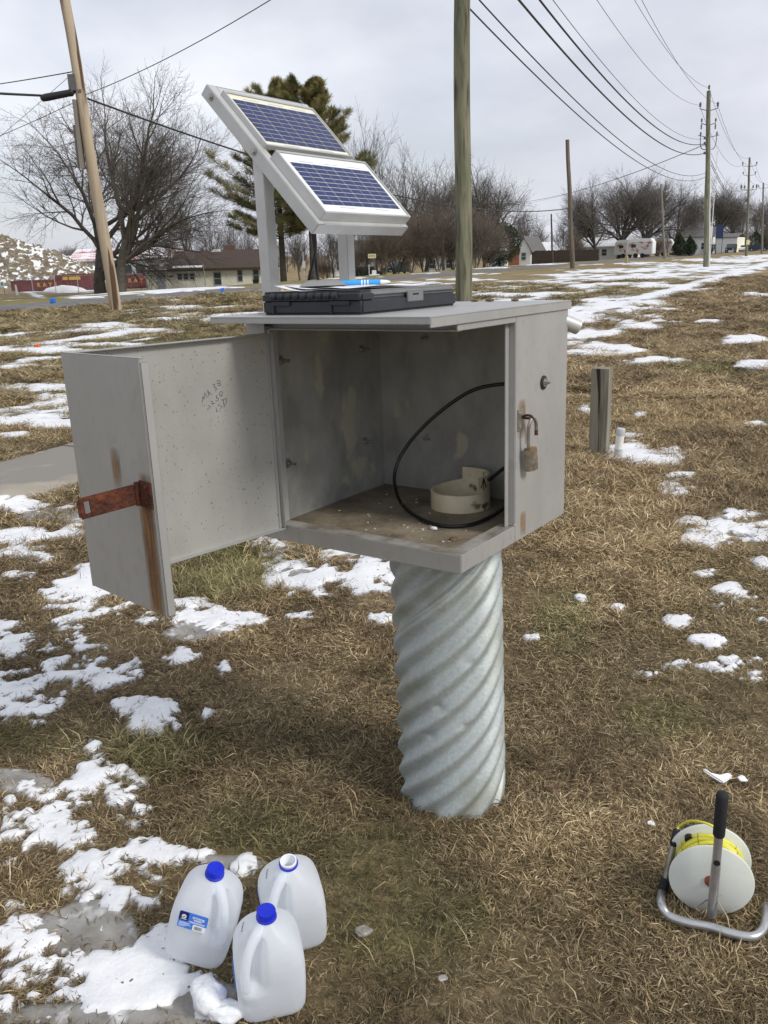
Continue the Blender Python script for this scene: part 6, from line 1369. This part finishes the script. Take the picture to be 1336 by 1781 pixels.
# signs
bs = rootat('blue_sign', 1248, 150, R(-8), 'navy blue sign panel on posts right of the conduit pole', 'sign'); part(bs, 'panel', 'blue_paint', lambda b: b.box(-.55, .65, -.1, .1, 2.6, 4.7)); part(bs, 'side_panel', 'white_paint', lambda b: b.box(-1.9, -1.1, -.1, .1, 2.6, 4.5)); part(bs, 'post', 'hardware', lambda b: (b.box(-.5, -.42, -.04, .04, -.2, 4.7), b.box(.55, .63, -.04, .04, -.2, 4.7), b.box(-1.55, -1.45, -.04, .04, -.2, 2.6)))
ys = rootat('house_number_sign', 648, 82, 0, 'small pale yellow sign board on a post left of the brush', 'sign'); part(ys, 'board', 'sign_yellow', lambda b: b.box(-.36, .36, -.03, .0, 1.55, 1.93)); part(ys, 'post', 'hardware', lambda b: (b.tube([(.24, 0, -.1), (.24, 0, 1.6)], .05, 6))); part(ys, 'lettering', 'hardware', lambda b: [b.box(-.26 + k * .14, -.18 + k * .14, -.034, -.03, 1.68, 1.82) for k in range(4)])
mbx = rootat('mailbox', 651, 80, 0, 'white mailbox heap by the road below the yellow sign', 'mailbox'); part(mbx, 'box', 'white_paint', lambda b: (b.box(-.2, .2, -.2, .2, .0, .45), b.box(-.45, .5, -.25, .2, -.1, .10)), .03); part(mbx, 'post', 'white_paint', lambda b: b.tube([(-.45, 0, -.1), (-.45, 0, .95)], .03, 6))
wbx = rootat('meter_box', 530, 92, 0, 'white meter box on a grey post between the pines', 'meter box'); part(wbx, 'box', 'white_paint', lambda b: b.box(-.12, .16, -.14, .0, 1.5, 2.2)); part(wbx, 'post', 'grey_paint', lambda b: b.box(-.09, .05, .0, .12, -.1, 3.1))
fh = empty('fire_hydrant', Vector((att(1090, 458)[0], att(1090, 458)[1], 0)), (0, 0, 0), 'dull yellow fire hydrant on the verge', 'hydrant'); part(fh, 'barrel', 'hydrant', lambda b: b.lathe([(.17, 0), (.17, .06), (.12, .08), (.12, .55), (.15, .57), (.14, .66), (.07, .75), (.03, .80)], 12), smooth=40); part(fh, 'outlet', 'hydrant', lambda b: b.tube([(-.24, 0, .45), (.24, 0, .45)], .06, 8))
# slim stakes on the far verge
for (u_, Y_, hh, lb_) in [(358, 62, 1.6, 'thin wooden stake on the snow in front of the cream house'), (1240, 96, 1.9, 'thin dark stake right of the conduit pole')]:
    e = rootat('stake', u_, Y_, 0, lb_, 'stake'); part(e, 'rod', 'pole_grey', lambda b: b.tube([(0, 0, -.1), (-.05, 0, hh)], .025, 5))
# cars
def car(u, Y, rz, mat, label, kind='sedan', sc=1.0):
    e = rootat('parked_car', u, Y, rz, label, 'car', 'vehicles parked beyond the road'); e.scale = (sc,) * 3
    prof = {'sedan': [(-2.2, .35), (-2.25, .75), (-1.5, .92), (-.95, 1.38), (.55, 1.40), (1.15, .95), (2.1, .82), (2.2, .4)],
            'suv': [(-2.2, .45), (-2.25, 1.0), (-2.1, 1.65), (-.1, 1.70), (.75, 1.12), (2.0, 1.02), (2.15, .5)],
            'van': [(-2.4, .40), (-2.45, 1.95), (.9, 1.95), (1.6, 1.15), (2.3, 1.0), (2.35, .45)]}[kind]
    part(e, 'body', mat, lambda b: b.prism(prof, -.85, .85, 'y'), .06, smooth=40)
    gl = {'sedan': [(-.95, .98), (-.80, 1.30), (.45, 1.32), (.95, .98)], 'suv': [(-1.95, 1.12), (-1.9, 1.55), (-.15, 1.58), (.5, 1.14)], 'van': [(.0, 1.2), (.0, 1.75), (.85, 1.75), (1.35, 1.2)]}[kind]
    for s in (-1, 1): part(e, 'side_window', 'glass', lambda b: b.prism(gl, s * .852, s * .87, 'y'))
    part(e, 'windscreen', 'glass', lambda b: b.prism({'sedan': [(.60, 1.36), (1.12, .98), (1.15, .99), (.63, 1.37)], 'suv': [(-.05, 1.66), (.72, 1.16), (.75, 1.17), (-.02, 1.67)], 'van': [(.95, 1.9), (1.58, 1.2), (1.61, 1.21), (.98, 1.91)]}[kind], -.7, .7, 'y'))
    for x_ in (-1.35, 1.35):
        for s in (-1, 1):
            w_ = part(e, 'wheel', 'tyre', lambda b: b.lathe([(.15, -.1), (.33, -.1), (.34, 0), (.33, .1), (.15, .1)], 16, (x_, s * .78, .33), Matrix.Rotation(R(90), 4, 'X')), smooth=40); part(w_, 'hub', 'grey_paint', lambda b: b.lathe([(.16, -.11), (.16, .11)], 10, (x_, s * .78, .33), Matrix.Rotation(R(90), 4, 'X')))
    fx = max(p_[0] for p_ in prof)
    for s in (-.6, .6): part(e, 'headlight', 'white_paint', lambda b: b.box(fx - .06, fx + .02, s - .13, s + .13, .62, .76))
    return e
car(636, 104, R(175), 'green_dark', 'dark sedan parked behind the yellow sign', 'sedan'); car(687, 106, R(-120), 'green_dark', 'dark off-roader with round front parked in the brush', 'suv')
car(1271, 176, R(-118), 'dark_paint', 'dark car facing along the road in front of the white shed', 'suv'); car(1236, 165, R(-112), 'dark_paint', 'dark car partly hidden by the conduit pole', 'suv')
car(1291, 190, R(-118), 'white_paint', 'white car left of the insulator pole', 'sedan'); car(1318, 200, R(-20), 'blue_paint', 'dark blue car between the last two poles', 'sedan'); car(1338, 205, R(-20), 'dark_paint', 'dark car at the right edge beyond the last pole', 'sedan')
def trailer(u, Y, rz, label):
    e = rootat('box_trailer', u, Y, rz, label, 'trailer', 'red and white trailers'); part(e, 'body', 'white_paint', lambda b: b.prism([(-1.9, .5), (-1.9, 2.3), (-1.4, 2.75), (1.6, 2.75), (1.95, 2.2), (1.95, .5)], -1.05, 1.05, 'y'), .08, smooth=40)
    part(e, 'printed_panel', 'trailer_paint', lambda b: b.box(-1.7, 1.75, -1.08, -1.051, .65, 2.3)); part(e, 'window', 'glass', lambda b: b.box(-1.2, -.5, -1.10, -1.081, 1.5, 1.95))
    for x_ in (-.5, .5): part(e, 'wheel', 'tyre', lambda b: b.lathe([(.12, -.1), (.34, -.1), (.34, .1), (.12, .1)], 14, (x_, -.98, .34), Matrix.Rotation(R(90), 4, 'X')))
    part(e, 'drawbar', 'hardware', lambda b: b.box(1.9, 3.0, -.08, .08, .42, .55)); return e
trailer(1114, 134, R(-30), 'red and white trailer left of the biggest round tree trunk'); trailer(1149, 152, R(-25), 'red and white trailer just left of the grey pole')
trailer(1092, 142, R(-30), 'red and white trailer half hidden behind the left trailer')

# ---- far woods along the horizon, one mass
wr = random.Random(77); fs = []
for i in range(420):
    u_ = wr.uniform(-260, 1600); Y_ = wr.uniform(190, 300); g = gp(u_, Y_); h = wr.uniform(4, 9) * (1.0 if wr.random() < .8 else 1.35)
    fs.append((g.x, g.y, g.z, g.x + wr.gauss(0, .3), g.y, g.z + h * .7, .14, .05))
    for k in range(26):
        t = wr.uniform(.12, .95); a = wr.uniform(0, 6.283); l_ = h * wr.uniform(.18, .42); q = (g.x, g.y, g.z + h * .65 * t); e_ = (q[0] + math.cos(a) * l_ * .7, q[1] + math.sin(a) * l_ * .7, q[2] + l_ * wr.uniform(.35, .9))
        fs.append((*q, *e_, .05, .02))
        for s in range(2): m_ = [q[j] + (e_[j] - q[j]) * wr.uniform(.3, .9) for j in range(3)]; fs.append((*m_, m_[0] + wr.gauss(0, .6), m_[1] + wr.gauss(0, .6), m_[2] + wr.uniform(.2, 1.2), .03, .012))
V, Qd = seg_mesh(np.array(fs), 3); tag(link('far_woods', fast(V, Qd), M['twig']), 'hazy far-off band of bare woods along the horizon', 'woods', kind='stuff')
